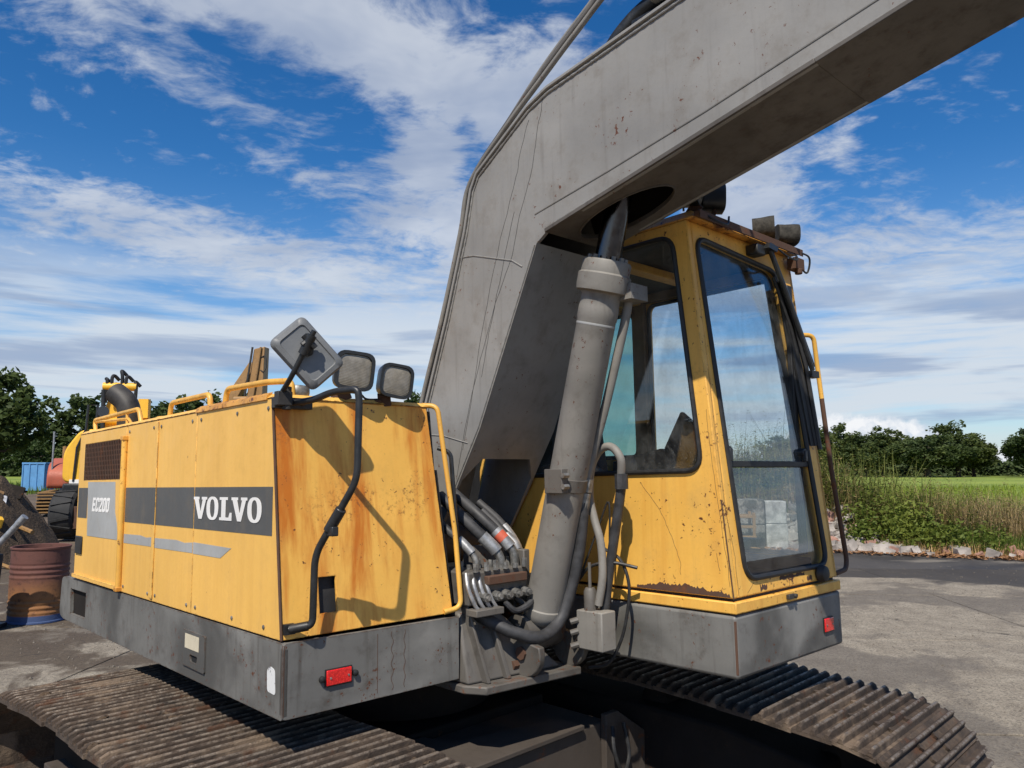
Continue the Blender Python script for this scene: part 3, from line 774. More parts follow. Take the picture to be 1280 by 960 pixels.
def build_hood():
    # right-hand hood: panels on a dark inner box
    yf = lambda z: .02 + (z - .27) * .1257
    zb, zt = .277, 1.185
    inner = G(); inner.hexa([Vector((.02, .05, zb)), Vector((.79, .05, zb)), Vector((.79, 2.82, zb)), Vector((.02, 2.82, zb))],
                            [Vector((.02, .165, 1.17)), Vector((.79, .165, 1.17)), Vector((.79, 2.82, 1.165)), Vector((.02, 2.82, 1.165))])
    hood = part(inner, 'hood', 'interior_dark')
    # front panel with the square opening
    sq = [(.165, .352), (.24, .352), (.24, .487), (.165, .487)]
    g = G(); g.panel([(.006, zb), (.806, zb), (.748, zt), (.006, zt)], [sq], .014, lambda u, v, d: Vector((u, yf(v) + d, v)))
    fp = sub(g, 'front_panel', 'yellow_front', hood, .003)
    # side panels
    def side(y0, y1, mat='yellow_side', z0=zb, z1=None, nm='side_panel', front=False, holes=()):
        gg = G()
        a = (yf(z0) if front else y0, z0); b = (yf(zt) if front else y0, zt - y0 * .002 + .002 * 0)
        gg.panel([a, (y1, z0), (y1, zt - .004 * y1 / 2.8), b], holes, .014, lambda u, v, d: Vector((d, u, v)))
        return sub(gg, nm, mat, hood, .003)
    side(.0, .890, front=True); side(.896, 1.412); side(1.418, 1.90)
    grl = [(1.96, .885), (2.73, .885), (2.73, 1.112), (1.96, 1.112)]
    door = side(1.915, 2.855, nm='side_door', holes=(grl,))
    # mesh grille: each bar its own piece
    n = 0
    for i in range(25):
        y = 1.96 + .77 * i / 24; b = G(); b.box(-.0015, .0018, y - .0045, y + .0045, .885, 1.112); sub(b, 'grille_bar', 'rust_edge', hood)
    for i in range(9):
        z = .885 + .227 * i / 8; b = G(); b.box(.0025, .0055, 1.96, 2.73, z - .004, z + .004); sub(b, 'grille_bar', 'rust_edge', hood)
    g = G(); g.box(.016, .018, 1.95, 2.74, .88, 1.12); sub(g, 'grille_back', 'dark_hole', hood)
    # door post tube, hinges, sill strip, door handle
    g = G(); g.tube([(-.012, 1.905, .30), (-.012, 1.905, 1.10)], .017, 12); sub(g, 'hinge_tube', 'yellow_rail', hood)
    for z in (.292, 1.112):
        g = G(); g.box(-.03, .012, 1.885, 1.93, z - .012, z + .012); sub(g, 'hinge', 'yellow_rusty', hood, .003)
    g = G(); g.box(-.012, -.001, 1.93, 2.86, .281, .305); sub(g, 'sill_strip', 'yellow_side', hood, .002)
    g = G(); g.box(-.010, -.0005, 2.69, 2.83, .43, .54); hd = sub(g, 'door_handle', 'black_paint', hood, .006)
    # ribs over the panel seams, roof plate, rusty top corner
    g = G(); g.box(-.006, -.0008, 1.395, 1.432, .29, 1.17); sub(g, 'seam_strip', 'yellow_side', hood, .002)
    g = G(); g.hexa([Vector((-.004, .13, 1.186)), Vector((.752, .13, 1.186)), Vector((.752, 2.86, 1.181)), Vector((-.004, 2.86, 1.181))],
                    [Vector((.02, .15, 1.204)), Vector((.735, .15, 1.204)), Vector((.735, 2.84, 1.199)), Vector((.02, 2.84, 1.199))])
    sub(g, 'roof_plate', 'yellow_side', hood)
    g = G(); g.hexa([Vector((-.008, .17, 1.180)), Vector((.01, .17, 1.180)), Vector((.01, .90, 1.180)), Vector((-.008, .90, 1.180))], [Vector((-.003, .17, 1.199)), Vector((.02, .17, 1.212)), Vector((.02, .90, 1.212)), Vector((-.003, .90, 1.199))])
    sub(g, 'rusty_edge', 'yellow_rusty', hood)
    g = G(); g.tube([(.003, yf(zb) - .0, zb), (.003, yf(zt) - .0, zt)], .0055, 8); sub(g, 'corner_weld', 'rust_edge', hood)
    # decals: dark stripe cut per panel, silver patch, silver arrow
    for a, b in ((.108, .889), (.897, 1.394), (1.433, 1.885), (1.925, 1.995), (2.63, 2.835)):
        gg = G(); gg.box(-.0012, -.0004, a, b, .653, .839); sub(gg, 'stripe', 'stripe_grey', hood)
    gg = G(); gg.box(-.0072, -.0064, 1.3955, 1.4315, .653, .839); sub(gg, 'stripe', 'stripe_grey', hood)
    g = G(); g.panel([(1.995, .55), (2.60, .548), (2.63, .875), (2.08, .872), (2.06, .70), (2.02, .64)], [], .0012, lambda u, v, d: Vector((-.0018 + d, u, v))); sub(g, 'silver_decal', 'decal_silver', hood)
    for i, (a, b) in enumerate(((1.925, 1.99), (1.433, 1.885), (.897, 1.394))):
        gg = G(); gg.panel([(a, .543), (b, .540), (b, .588), ((a * .6 + b * .4), .592), ((a * .8 + b * .2), .584), (a, .590)], [], .0008, lambda u, v, d: Vector((-.0012 + d, u, v))); sub(gg, 'silver_decal', 'decal_silver', hood)
    g = G(); g.panel([(.585, .540), (.889, .541), (.889, .592), (.475, .587)], [], .0008, lambda u, v, d: Vector((-.0012 + d, u, v))); sub(g, 'silver_decal', 'decal_silver', hood)
    letters(hood)
    # solid black band standing in for the dark slot behind the hand rail at the inner end of the front panel
    g = G(); g.hexa([Vector((.80, .04, zb)), Vector((.825, .04, zb)), Vector((.825, .10, zb)), Vector((.80, .10, zb))], [Vector((.765, .125, .9)), Vector((.80, .125, .9)), Vector((.80, .2, .9)), Vector((.765, .2, .9))]); sub(g, 'slot_band', 'black_rubber', hood)
    # rails on the roof
    def rail(pts, nm='roof_rail', mat='yellow_rail', r=.013): g = G(); g.tube(fillet(pts, .035), r, 10); return part(g, nm, mat)
    rail([(.06, .73, 1.20), (.06, .71, 1.278), (.06, .30, 1.268), (.10, .17, 1.262), (.10, .165, 1.20)])
    rail([(.06, 1.43, 1.19), (.06, 1.41, 1.272), (.06, .905, 1.272), (.06, .895, 1.20)])
    r3 = rail([(.06, 2.755, 1.19), (.06, 2.79, 1.272), (.06, 1.92, 1.280), (.06, 1.87, 1.19)])
    g = G(); g.tube([(.06, 2.78, 1.262), (.06, 2.1, 1.235), (.06, 2.02, 1.19)], .009, 8); g.tube([(.06, 2.12, 1.19), (.06, 2.13, 1.27)], .009, 8); sub(g, 'rail_brace', 'yellow_rail', r3)
    # exhaust elbow, filler cap, filter can
    g = G(); g.tube(fillet([(.18, 2.50, 1.19), (.18, 2.50, 1.36), (.12, 2.60, 1.44)], .10, 8), .068, 20); g.lathe([(.08, 1.19), (.08, 1.205)], 20, Matrix.Translation((.18, 2.50, 0))); part(g, 'exhaust_pipe', 'exhaust_black')
    g = G(); g.lathe([(.045, 1.20), (.05, 1.215), (.05, 1.235), (.043, 1.246), (.02, 1.25)], 24, Matrix.Translation((.14, .20, 0))); part(g, 'filler_cap', 'zinc')
    g = G(); g.lathe([(.05, 1.19), (.05, 1.235), (.045, 1.24)], 20, Matrix.Translation((.2, 1.9, 0))); part(g, 'breather', 'yellow_rail')
    g = G(); g.box(.1, .30, .93, 1.3, 1.2, 1.222); part(g, 'roof_hatch', 'yellow_rail', .006)
    # yellow hand rail at the inner edge of the front
    g = G(); g.tube(fillet([(.742, .16, 1.196), (.785, .10, 1.19), (.828, .03, .62), (.832, -.005, .30), (.755, .018, .287)], .04), .0115, 10); part(g, 'hand_rail', 'yellow_rail')
    g = G(); g.tube(fillet([(.80, .12, 1.0), (.845, .08, .98), (.865, .03, .30)], .03), .010, 8); part(g, 'rear_hand_rail', 'black_paint')
    # engine deck behind the boom and counterweight
    g = G(); g.hexa([Vector((.83, 1.35, .277)), Vector((2.58, 1.35, .277)), Vector((2.58, 2.85, .277)), Vector((.83, 2.85, .277))], [Vector((.83, 1.35, 1.05)), Vector((2.58, 1.35, 1.05)), Vector((2.58, 2.85, 1.05)), Vector((.83, 2.85, 1.05))]); part(g, 'engine_cover', 'yellow_side', .02)
    pl = rounded([(0.13, 2.93), (2.5, 2.93), (2.5, 3.3), (1.8, 3.5), (.8, 3.5), (.13, 3.22)], .12)
    g = G(); g.prism([(p.x, p.y) for p in pl], .277, .36, XYZ); part(g, 'counterweight', 'grey_frame', .02)
    # frame, side member with the rear opening
    hole = [(2.56, .055), (2.90, .05), (2.905, .205), (2.56, .208)]
    g = G(); g.panel(rounded([(0, 0), (3.05, .0), (3.16, .02), (3.13, .255), (3.05, .27), (0, .27)], [.012, .01, .05, .06, .03, .022]), [hole], .02, lambda u, v, d: Vector((d, u, v)))
    fr = part(g, 'frame_side', 'grey_frame', .008)
    g = G(); g.box(.1, .12, 2.5, 2.95, .02, .25); g.box(.02, .1, 2.5, 2.52, .02, .25); sub(g, 'recess', 'rust_edge', fr)
    g = G(); g.panel(rounded([(.0, 0), (.822, .0), (.822, .262), (0, .27)], [.02, 0, 0, .02]), [], .02, lambda u, v, d: Vector((u, d, v))); part(g, 'frame_front', 'grey_frame', .008)
    g = G(); g.box(.021, .82, .021, 3.1, .004, .264); g.hexa([Vector((.021, 3.1, .01)), Vector((1.0, 3.4, .01)), Vector((2.3, 3.4, .01)), Vector((2.6, 2.9, .01))], [Vector((.021, 3.1, .26)), Vector((1.0, 3.4, .26)), Vector((2.3, 3.4, .26)), Vector((2.6, 2.9, .26))]); part(g, 'main_frame', 'under_steel', .004)
    g = G(); g.tube([(.0055, .0055, .01), (.0055, .0055, .262)], .0062, 8); part(g, 'frame_weld', 'rust_edge')
    g = G(); g.box(.83, 2.56, .45, 3.0, .06, .25); part(g, 'centre_frame', 'under_steel', .01)
    for x, k in ((.405, .0), (.475, .006), (.535, -.004)):
        g = G(); g.tube([(x + k * math.sin(i * 1.3), -.0004, .02 + i * .012) for i in range(20)], .0011, 5); part(g, 'seam_line', 'rust_edge')
    for y in (.16, .45, .84, .945, 1.36, 1.47, 1.86):
        for z in (.31, 1.145):
            g = G(); g.lathe([(.0085, 0), (.0085, .003), (.004, .005)], 8, Matrix.Translation((-.0004, y, z)) @ Matrix.Rotation(R_(-90), 4, 'Y')); part(g, 'panel_screw', 'zinc')
    # small fittings on the frame
    pl = rounded([(.705, .047), (.955, .050), (.955, .206), (.705, .203)], .01)
    g = G(); g.panel(pl, [rounded([(.79, .075), (.86, .075), (.87, .105), (.78, .105)], .012)], .008, lambda u, v, d: Vector((-.008 + d, u, v))); cp = part(g, 'cover_plate', 'grey_frame', .002)
    g = G(); g.box(-.0095, -.0085, .765, .925, .128, .190); sub(g, 'cover_label', 'sticker_cream', cp)
    g = G(); g.box(-.0005, .004, .77, .88, .07, .11); sub(g, 'cover_hole', 'dark_hole', cp)
    g = G(); g.panel(rounded([(.052, .080), (.118, .084), (.122, .160), (.100, .178), (.060, .170)], .014), [], .0012, lambda u, v, d: Vector((-.0015 + d, u, v))); part(g, 'white_sticker', 'sticker_white')
    def refl(x0, x1, y, z0, z1, ears=True):
        g = G(); g.box(x0, x1, y - .012, y - .0005, z0, z1); r = part(g, 'reflector', 'red_reflector', .003)
        r['label'] = 'red rectangular reflector on the grey frame'
        g = G(); g.box(x0 - .004, x1 + .004, y - .006, y - .0003, z0 - .005, z1 + .004)
        if ears:
            for xx in (x0 - .018, x1 + .018): g.lathe([(.012, 0), (.012, .012), (.006, .016)], 10, Matrix.Translation((xx, y - .0005, (z0 + z1) / 2)) @ Matrix.Rotation(R_(90), 4, 'X'))
        sub(g, 'reflector_base', 'black_rubber', r)
        for xx in (x0 + .015, x1 - .015):
            g = G(); g.lathe([(.004, 0), (.004, .003)], 8, Matrix.Translation((xx, y - .012, (z0 + z1) / 2)) @ Matrix.Rotation(R_(90), 4, 'X')); sub(g, 'screw', 'zinc', r)
    refl(.175, .282, 0, .090, .146)
    refl(2.405, 2.495, -.88, .085, .148, False)


build_hood()


def lamp(name, c, d, size=(.15, .13), depth=.055, lens='lamp_lens', body='black_paint', bracket=None, up=(0, 0, 1), taper=.72):
    """square work lamp at c facing d (upper-works axes)"""
    c = Vector(c); d = Vector(d).normalized(); X = d.cross(Vector(up)).normalized(); Z = X.cross(d)
    M = mat_from_axes(X, -d, Z, c)                       # local -Y faces out
    w, h = size[0] / 2, size[1] / 2
    g = G(); n = None
    rings = []
    for k, y in ((taper, depth), (max(.93, taper), depth * .55), (1.0, 0), (1.0, -depth * .25)):
        lp = rounded([(-w * k, -h * k), (w * k, -h * k * .96), (w * k * .97, h * k), (-w * k, h * k)], .045 * k, 5); rings.append([Vector((p.x, y, p.y)) for p in lp])
    n = len(rings[0]); vs = [v for r in rings for v in r]
    fs = [tuple(range(n))]
    for i in range(3):
        for j in range(n): fs.append((i * n + j, i * n + (j + 1) % n, (i + 1) * n + (j + 1) % n, (i + 1) * n + j))
    o = len(vs); lp = rounded([(-w * .84, -h * .84), (w * .84, -h * .81), (w * .81, h * .84), (-w * .84, h * .84)], .038, 5)
    vs += [Vector((p.x, -depth * .25, p.y)) for p in lp] + [Vector((p.x, -depth * .1, p.y)) for p in lp]
    for j in range(n):
        fs.append((3 * n + j, 3 * n + (j + 1) % n, o + (j + 1) % n, o + j)); fs.append((o + j, o + (j + 1) % n, o + n + (j + 1) % n, o + n + j))
    fs.append(tuple(range(o + 2 * n - 1, o + n - 1, -1)))
    g.add([M @ v for v in vs], fs); L = part(g, name, body)
    g = G(); lp = rounded([(-w * .83, -h * .83), (w * .83, -h * .80), (w * .80, h * .83), (-w * .83, h * .83)], .038, 5)
    lv = [M @ Vector((p.x, -depth * .13, p.y)) for p in lp]; cv = [M @ Vector((p.x * .6, -depth * .24, p.y * .6)) for p in lp]
    g.add(lv + cv, [tuple(range(n, 2 * n))] + [(j, (j + 1) % n, n + (j + 1) % n, n + j) for j in range(n)]); sub(g, 'lens', lens, L)
    g = G()
    b = M @ Vector((0, depth * .4, -h * 1.02)); e = Vector(bracket) if bracket else b - Vector((0, 0, .05))
    g.box(-.03, .03, -.004, .004, 0, (e - b).length, Matrix.Translation(b) @ (e - b).to_track_quat('Z', 'X').to_matrix().to_4x4())
    g.cyl(e, e + Vector((0, 0, -.012)), .022, 12)
    sub(g, 'bracket', 'rust_edge', L, .002)
    return L


def build_front_fittings():
    lamp('work_lamp', (.545, .085, 1.285), (-.22, -1, -.03), (.155, .150), .075, bracket=(.50, .155, 1.205), up=(.12, 0, 1))
    lamp('work_lamp', (.345, .10, 1.315), (-.30, -1, -.05), (.170, .165), .075, bracket=(.28, .17, 1.205), up=(.10, 0, 1))
    g = G(); g.tube(smooth_path([(.30, .15, 1.23), (.38, .12, 1.225), (.44, .15, 1.206), (.52, .16, 1.21)]), .005, 6); part(g, 'lamp_cable', 'black_rubber')
    # bracket at the corner of the hood
    g = G(); g.box(-.006, .155, .095, .128, 1.142, 1.186); g.box(-.012, .05, .06, .094, 1.15, 1.205); g.cyl((.035, .08, 1.135), (.035, .08, 1.225), .018, 12); br = part(g, 'mirror_bracket', 'exhaust_black', .003)
    for x in (.07, .11): g = G(); g.lathe([(.012, 0), (.012, .008)], 6, Matrix.Translation((x, .095, 1.165)) @ Matrix.Rotation(R_(90), 4, 'X')); sub(g, 'bolt', 'rust_edge', br)
    # bent black guard bar
    bar = [(.065, .085, 1.165), (.10, .0, 1.168), (.125, -.12, 1.195), (.168, -.222, 1.196), (.172, -.224, 1.15), (.166, -.224, .86), (.095, -.05, .585), (.098, -.035, .345), (.09, -.03, .327), (.028, .012, .315)]
    g = G(); g.tube(fillet(bar, .05), .0135, 12); b = part(g, 'guard_bar', 'black_paint')
    g = G(); g.tube([(.140, -.160, .755), (.118, -.106, .672)], .021, 12); g.box(.108, .136, -.15, -.105, .655, .69); sub(g, 'clamp', 'black_paint', b, .004)
    g = G(); g.tube([(.085, -.026, .326), (.030, .012, .316)], .0175, 10); g.box(.01, .05, .005, .03, .298, .335); sub(g, 'foot_sleeve', 'black_rubber', b)
    # mirror: rounded tray seen from its back
    Lp, Tp, Rp, Bp = Vector((-.080, .006, 1.378)), Vector((.042, -.03, 1.488)), Vector((.195, -.083, 1.312)), Vector((.076, -.045, 1.205))
    c = (Lp + Tp + Rp + Bp) / 4; u = ((Rp - Tp) + (Bp - Lp)).normalized(); v = (Tp - Lp); v = (v - u * v.dot(u)).normalized(); n = u.cross(v)
    if n.y > 0: n = -n                                   # n points to the camera side (the back of the mirror)
    M = mat_from_axes(u, v, n, c); a, h = .124, .086
    rings = []
    for k, z in ((1.0, -.020), (1.0, -.006), (.94, .004), (.80, .008), (.77, .003)):
        q = a * (1 - k); lp = rounded([(-a + q, -h + q), (a - q, -h + q), (a - q, h - q), (-a + q, h - q)], .030 - q * .4, 5); rings.append([M @ Vector((p.x, p.y, z)) for p in lp])
    m = len(rings[0]); g = G(); fs = [tuple(range(m - 1, -1, -1)), tuple(range(4 * m, 5 * m))]
    for i in range(4):
        for j in range(m): fs.append((i * m + j, i * m + (j + 1) % m, (i + 1) * m + (j + 1) % m, (i + 1) * m + j))
    g.add([p for r in rings for p in r], fs); mir = part(g, 'rear_mirror', 'mirror_plastic')
    s0 = Vector((.012, .07, 1.205)); s1 = c + n * .045 - u * .030 + v * .022
    d = (s1 - s0).normalized()
    m0 = s0.lerp(s1, .30) + n * .045; d = (s1 - m0).normalized()
    g = G(); g.tube(fillet([s0, m0, s1 + d * .045], .03), .0105, 10); sub(g, 'mirror_arm', 'black_paint', mir)
    g = G(); g.cyl(s1 - d * .055, s1 + d * .025, .019, 12); g.cyl(s1 - n * .0 + u * .0, c + n * .004, .020, 12); g.cyl(s1 - u * .03, s1 + u * .035, .013, 8); g.cyl(s1 - u * .005 - v * .03, s1 - u * .005 + v * .028, .011, 8); sub(g, 'mirror_clamp', 'black_paint', mir)


build_front_fittings()


def build_boom():
    XR, XLT = 1.08, 1.50
    back = [(.86, .42), (.623, 1.109), (.566, 1.254), (.392, 1.677), (.237, 2.11), (.185, 2.315), (.140, 2.385), (-.23, 2.598), (-.36, 2.640), (-1.075, 2.732), (-4.3, 3.17)]
    front = [(-4.42, 2.98), (-4.3, 2.80), (-1.95, 2.303), (-1.025, 2.105), (-.330, 1.967), (-.268, 1.930), (.146, 1.102), (.401, .706), (.62, .38)]
    poly = back + front
    g = G()
    g.prism(poly, XR, XR + .018, YZ())
    flare = lambda z: .092 * max(0, min(1, (1.93 - z) / .75))
    lowp = [(.86, .42), (.623, 1.109), (.566, 1.254), (.392, 1.677), (.301, 1.93), (-.268, 1.93), (.146, 1.102), (.401, .706), (.62, .38)]
    upp = [(.301, 1.93), (.237, 2.11), (.185, 2.315), (.140, 2.385), (-.23, 2.598), (-.36, 2.640), (-1.075, 2.732), (-4.3, 3.17), (-4.42, 2.98), (-4.3, 2.80), (-1.95, 2.303), (-1.025, 2.105), (-.330, 1.967), (-.268, 1.93)]
    g.prism(upp, XLT - .018, XLT, YZ()); g.prism(lowp, XLT - .018, XLT, lambda u, v, a: Vector((a + flare(v), u, v)))
    boom = part(g, 'boom', 'grey_boom', .002)
    def strip(pts, x0, x1, t, off, nm, mat='grey_boom', bev=.003):
        """plate following a chain of (y, z) points, offset outwards by off, thickness t"""
        P = [Vector(p) for p in pts]; n = len(P); gg = G(); vs = []
        for i in range(n):
            a = (P[i] - P[i - 1]).normalized() if i else None; b = (P[i + 1] - P[i]).normalized() if i < n - 1 else None
            d = ((a or b) + (b or a)).normalized(); nn = Vector((-d.y, d.x)); k = 1 / max(.5, nn.dot(Vector((-(b or a).y, (b or a).x))))
            for o in (off, off + t):
                q = P[i] + nn * o * k
                vs += [Vector((x0, q.x, q.y)), Vector((x1, q.x, q.y))]
        fs = [(0, 1, 3, 2), tuple((n - 1) * 4 + j for j in (0, 2, 3, 1))]
        for i in range(n - 1):
            a, b = i * 4, i * 4 + 4
            fs += [(a, b, b + 1, a + 1), (a + 2, a + 3, b + 3, b + 2), (a, a + 2, b + 2, b), (a + 1, b + 1, b + 3, a + 3)]
        gg.add(vs, fs); return sub(gg, nm, mat, boom, bev)
    strip(back, XR - .012, XLT + .012, .016, -.018, 'top_plate')
    strip([(-4.3, 2.80), (-1.95, 2.303), (-1.618, 2.2335)], XR - .01, XLT + .01, .018, -.002, 'bottom_plate', 'boom_grime_shade')
    # underside near the cylinder has an oval opening; plane through the lower edge
    A = Vector((-.330, 1.967)); B = Vector((-1.618, 2.2350)); d = (B - A); Lh = d.length; d.normalize(); nn = Vector((d.y, -d.x))
    if nn.y > 0: nn = -nn
    ell = [(.30 + .255 * math.cos(2 * math.pi * i / 28), (XR + XLT) / 2 + .132 * math.sin(2 * math.pi * i / 28)) for i in range(28)]
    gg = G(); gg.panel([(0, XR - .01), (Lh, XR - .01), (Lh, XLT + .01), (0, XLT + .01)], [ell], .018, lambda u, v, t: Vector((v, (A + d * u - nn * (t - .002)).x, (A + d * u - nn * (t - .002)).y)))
    sub(gg, 'bottom_plate', 'boom_grime_shade', boom, .002)
    gg = G(); gg.tube([Vector((v, (A + d * u + nn * .004).x, (A + d * u + nn * .004).y)) for u, v in ell], .004, 6, closed=True); sub(gg, 'opening_rim', 'boom_grime_shade', boom)
    # inner face of the lower boom, cut away round the hoses
    A2 = Vector((-.268, 1.930)); B2_ = Vector((.40, .70)); d2 = (B2_ - A2); L2_ = d2.length; d2.normalize(); n2 = Vector((-d2.y, d2.x))
    if n2.x > 0: n2 = -n2
    # follow the two slopes by sampling the front edge
    def front_at(u):
        segs = [Vector((-.268, 1.930)), Vector((.146, 1.102)), Vector((.401, .706))]
        for a, b in zip(segs, segs[1:]):
            l = (b - a).length
            if u <= l or b is segs[-1]: return a + (b - a).normalized() * u
            u -= l
    gg = G(); rows = [0, .2, .5, .8, .924, 1.05, 1.0999, 1.10, 1.17, 1.24, 1.33]
    half = (XLT - XR) / 2 - .0; cxm = (XR + XLT) / 2
    def cut(u):                                           # half-width of the opening at this row
        if u < 1.10: return 0
        if u < 1.24: return .12 + (u - 1.10) / .14 * .085
        return .205
    for s in (-1, 1):
        vs = []; fs = []
        for u in rows:
            p = front_at(u); q = cut(u) if u >= 1.10 else 0
            xo = cxm + s * half + (flare(p.y) if s > 0 else 0); xi = cxm + s * q + (flare(p.y) if s > 0 and q else 0)
            vs += [Vector((xo, p.x - .004, p.y)), Vector((xi, p.x - .004, p.y)), Vector((xo, p.x + .014, p.y + .004)), Vector((xi, p.x + .014, p.y + .004))]
        for i in range(len(rows) - 1):
            a, b = i * 4, i * 4 + 4; fs += [(a, a + 1, b + 1, b), (a + 2, b + 2, b + 3, a + 3), (a + 1, a + 3, b + 3, b + 1)]
        gg.add(vs, fs)
    sub(gg, 'inner_plate', 'grey_boom', boom)
    # weld lines and creases
    def line(pts, r, nm, mat): gg = G(); gg.tube([Vector((XR - .0005, p[0], p[1])) for p in pts], r, 5); return sub(gg, nm, mat, boom)
    line([(-.26, 2.07), (-.70, 2.14), (-1.18, 2.225), (-1.9, 2.375), (-4.2, 2.86)], .0035, 'weld_line', 'grey_boom')
    line([(.285, 1.985), (.18, 1.972), (-.10, 1.885), (-.17, 1.84)], .0035, 'weld_line', 'grey_boom')
    line([(.67, 1.10), (.44, 1.08), (.27, 1.04), (.24, 1.033)], .003, 'weld_line', 'grey_boom')
    line([(-.33, 1.99), (-1.02, 2.123), (-1.95, 2.322), (-4.2, 2.80)], .005, 'weld_line', 'grey_boom')
    def bead(pts, x, r, seed):
        rr = random.Random(seed); Q = []
        for a, b in zip(pts, pts[1:]):
            n = max(2, int((Vector(b) - Vector(a)).length / .012))
            for i in range(n):
                t = i / n; Q.append(Vector((x, a[0] + (b[0] - a[0]) * t, a[1] + (b[1] - a[1]) * t)))
        gg = G(); gg.tube(Q, [r * rr.uniform(.75, 1.25) for _ in Q], 6); sub(gg, 'weld_bead', 'grey_boom', boom)
    bead([(.60, 1.13), (.383, 1.665), (.228, 2.10), (.177, 2.305), (.135, 2.372), (-.23, 2.582), (-.36, 2.624), (-1.075, 2.715), (-2.6, 2.92)], XR - .003, .0055, 4)
    bead([(-.335, 1.985), (-1.025, 2.122), (-1.95, 2.320), (-2.6, 2.458)], XR - .003, .006, 5)
    bead([(-.255, 1.925), (.156, 1.108), (.405, .722)], XR - .002, .004, 6)
    def crack(pts, seed):
        rr = random.Random(seed); P = []
        for a, b in zip(pts, pts[1:]):
            for i in range(5):
                t = i / 5; P.append((a[0] + (b[0] - a[0]) * t + rr.uniform(-.0035, .0035), a[1] + (b[1] - a[1]) * t))
        P.append(pts[-1]); line(P, .0010, 'paint_crack', 'black_paint')
    crack([(-.23, 2.54), (-.17, 2.40), (-.14, 2.29), (-.02, 2.01), (.11, 1.63), (.20, 1.28), (.28, 1.0)], 1)
    crack([(-.33, 2.61), (-.29, 2.48), (-.25, 2.30), (-.16, 2.09), (-.10, 1.91), (.02, 1.70), (.14, 1.44), (.24, 1.17), (.33, .85)], 2)
    crack([(-.12, 2.12), (-.03, 1.86), (.07, 1.56), (.13, 1.35)], 3)
    # bolts and clips along the back edge
    for y, z in ((.22, 2.31), (.265, 2.11), (.37, 1.82), (.50, 1.46)):
        gg = G(); gg.box(1.10, 1.15, y, y + .05, z - .012, z + .026); sub(gg, 'pipe_clip', 'grey_steel', boom, .004)
    # pipes on the back of the boom
    for k, (x, lift) in enumerate(((1.088, -.018), (1.10, .022), (1.115, .062), (1.40, .0))):
        pts = [(x, .80 + .02, .70), (x, .60 + .035, 1.26), (x, .41 + .04, 1.70), (x, .255 + .04, 2.12), (x, .215, 2.37 + lift * .4), (x, -.06, 2.575 + lift * .6), (x, -.30, 2.725 + lift), (x, -.55, 2.87 + lift), (x, -.80, 2.995 + lift), (x, -1.2, 3.08 + lift), (x, -1.9, 3.10 + lift), (x, -2.6, 3.13)]
        gg = G(); gg.tube(smooth_path(pts, 5), .013 if k != 1 else .0145, 10); sub(gg, 'boom_pipe', 'grey_cylinder' if k % 2 == 0 else 'grey_steel', boom)
    gg = G(); gg.tube(smooth_path([(1.17, -.62, 2.685), (1.17, -.72, 2.78), (1.2, -.86, 2.87), (1.22, -1.1, 2.90), (1.22, -1.6, 2.92)]), .035, 10); gg.tube(smooth_path([(1.27, -.66, 2.69), (1.27, -.78, 2.80), (1.28, -.95, 2.86), (1.28, -1.6, 2.90)]), .03, 10); gg.box(1.14, 1.36, -1.2, -.80, 2.70, 2.80); sub(gg, 'cylinder_mount', 'black_paint', boom, .01)
    gg = G(); gg.box(1.10, 1.16, -1.05, -.92, 2.82, 2.85); sub(gg, 'pipe_clamp', 'grey_cylinder', boom, .008)
    liner = [(-.30, 1.995), (-1.25, 2.19), (-1.25, 2.46), (-.15, 2.46)]  # added dark plates inside the boom that blacken its opening
    gg = G(); gg.prism(liner, XR + .021, XR + .024, YZ()); gg.prism(liner, XLT - .024, XLT - .021, YZ()); gg.box(XR + .025, XLT - .025, -1.24, -.16, 2.452, 2.456); sub(gg, 'blackout_liner', 'under_steel', boom)
    # boom tip boss
    gg = G(); gg.cyl((1.03, -4.3, 2.98), (1.55, -4.3, 2.98), .12, 24); sub(gg, 'tip_boss', 'grey_steel', boom)
    # pivot at the foot
    gg = G(); gg.cyl((1.0, .72, .50), (1.58, .72, .50), .10, 24); sub(gg, 'foot_boss', 'grey_steel', boom)


build_boom()


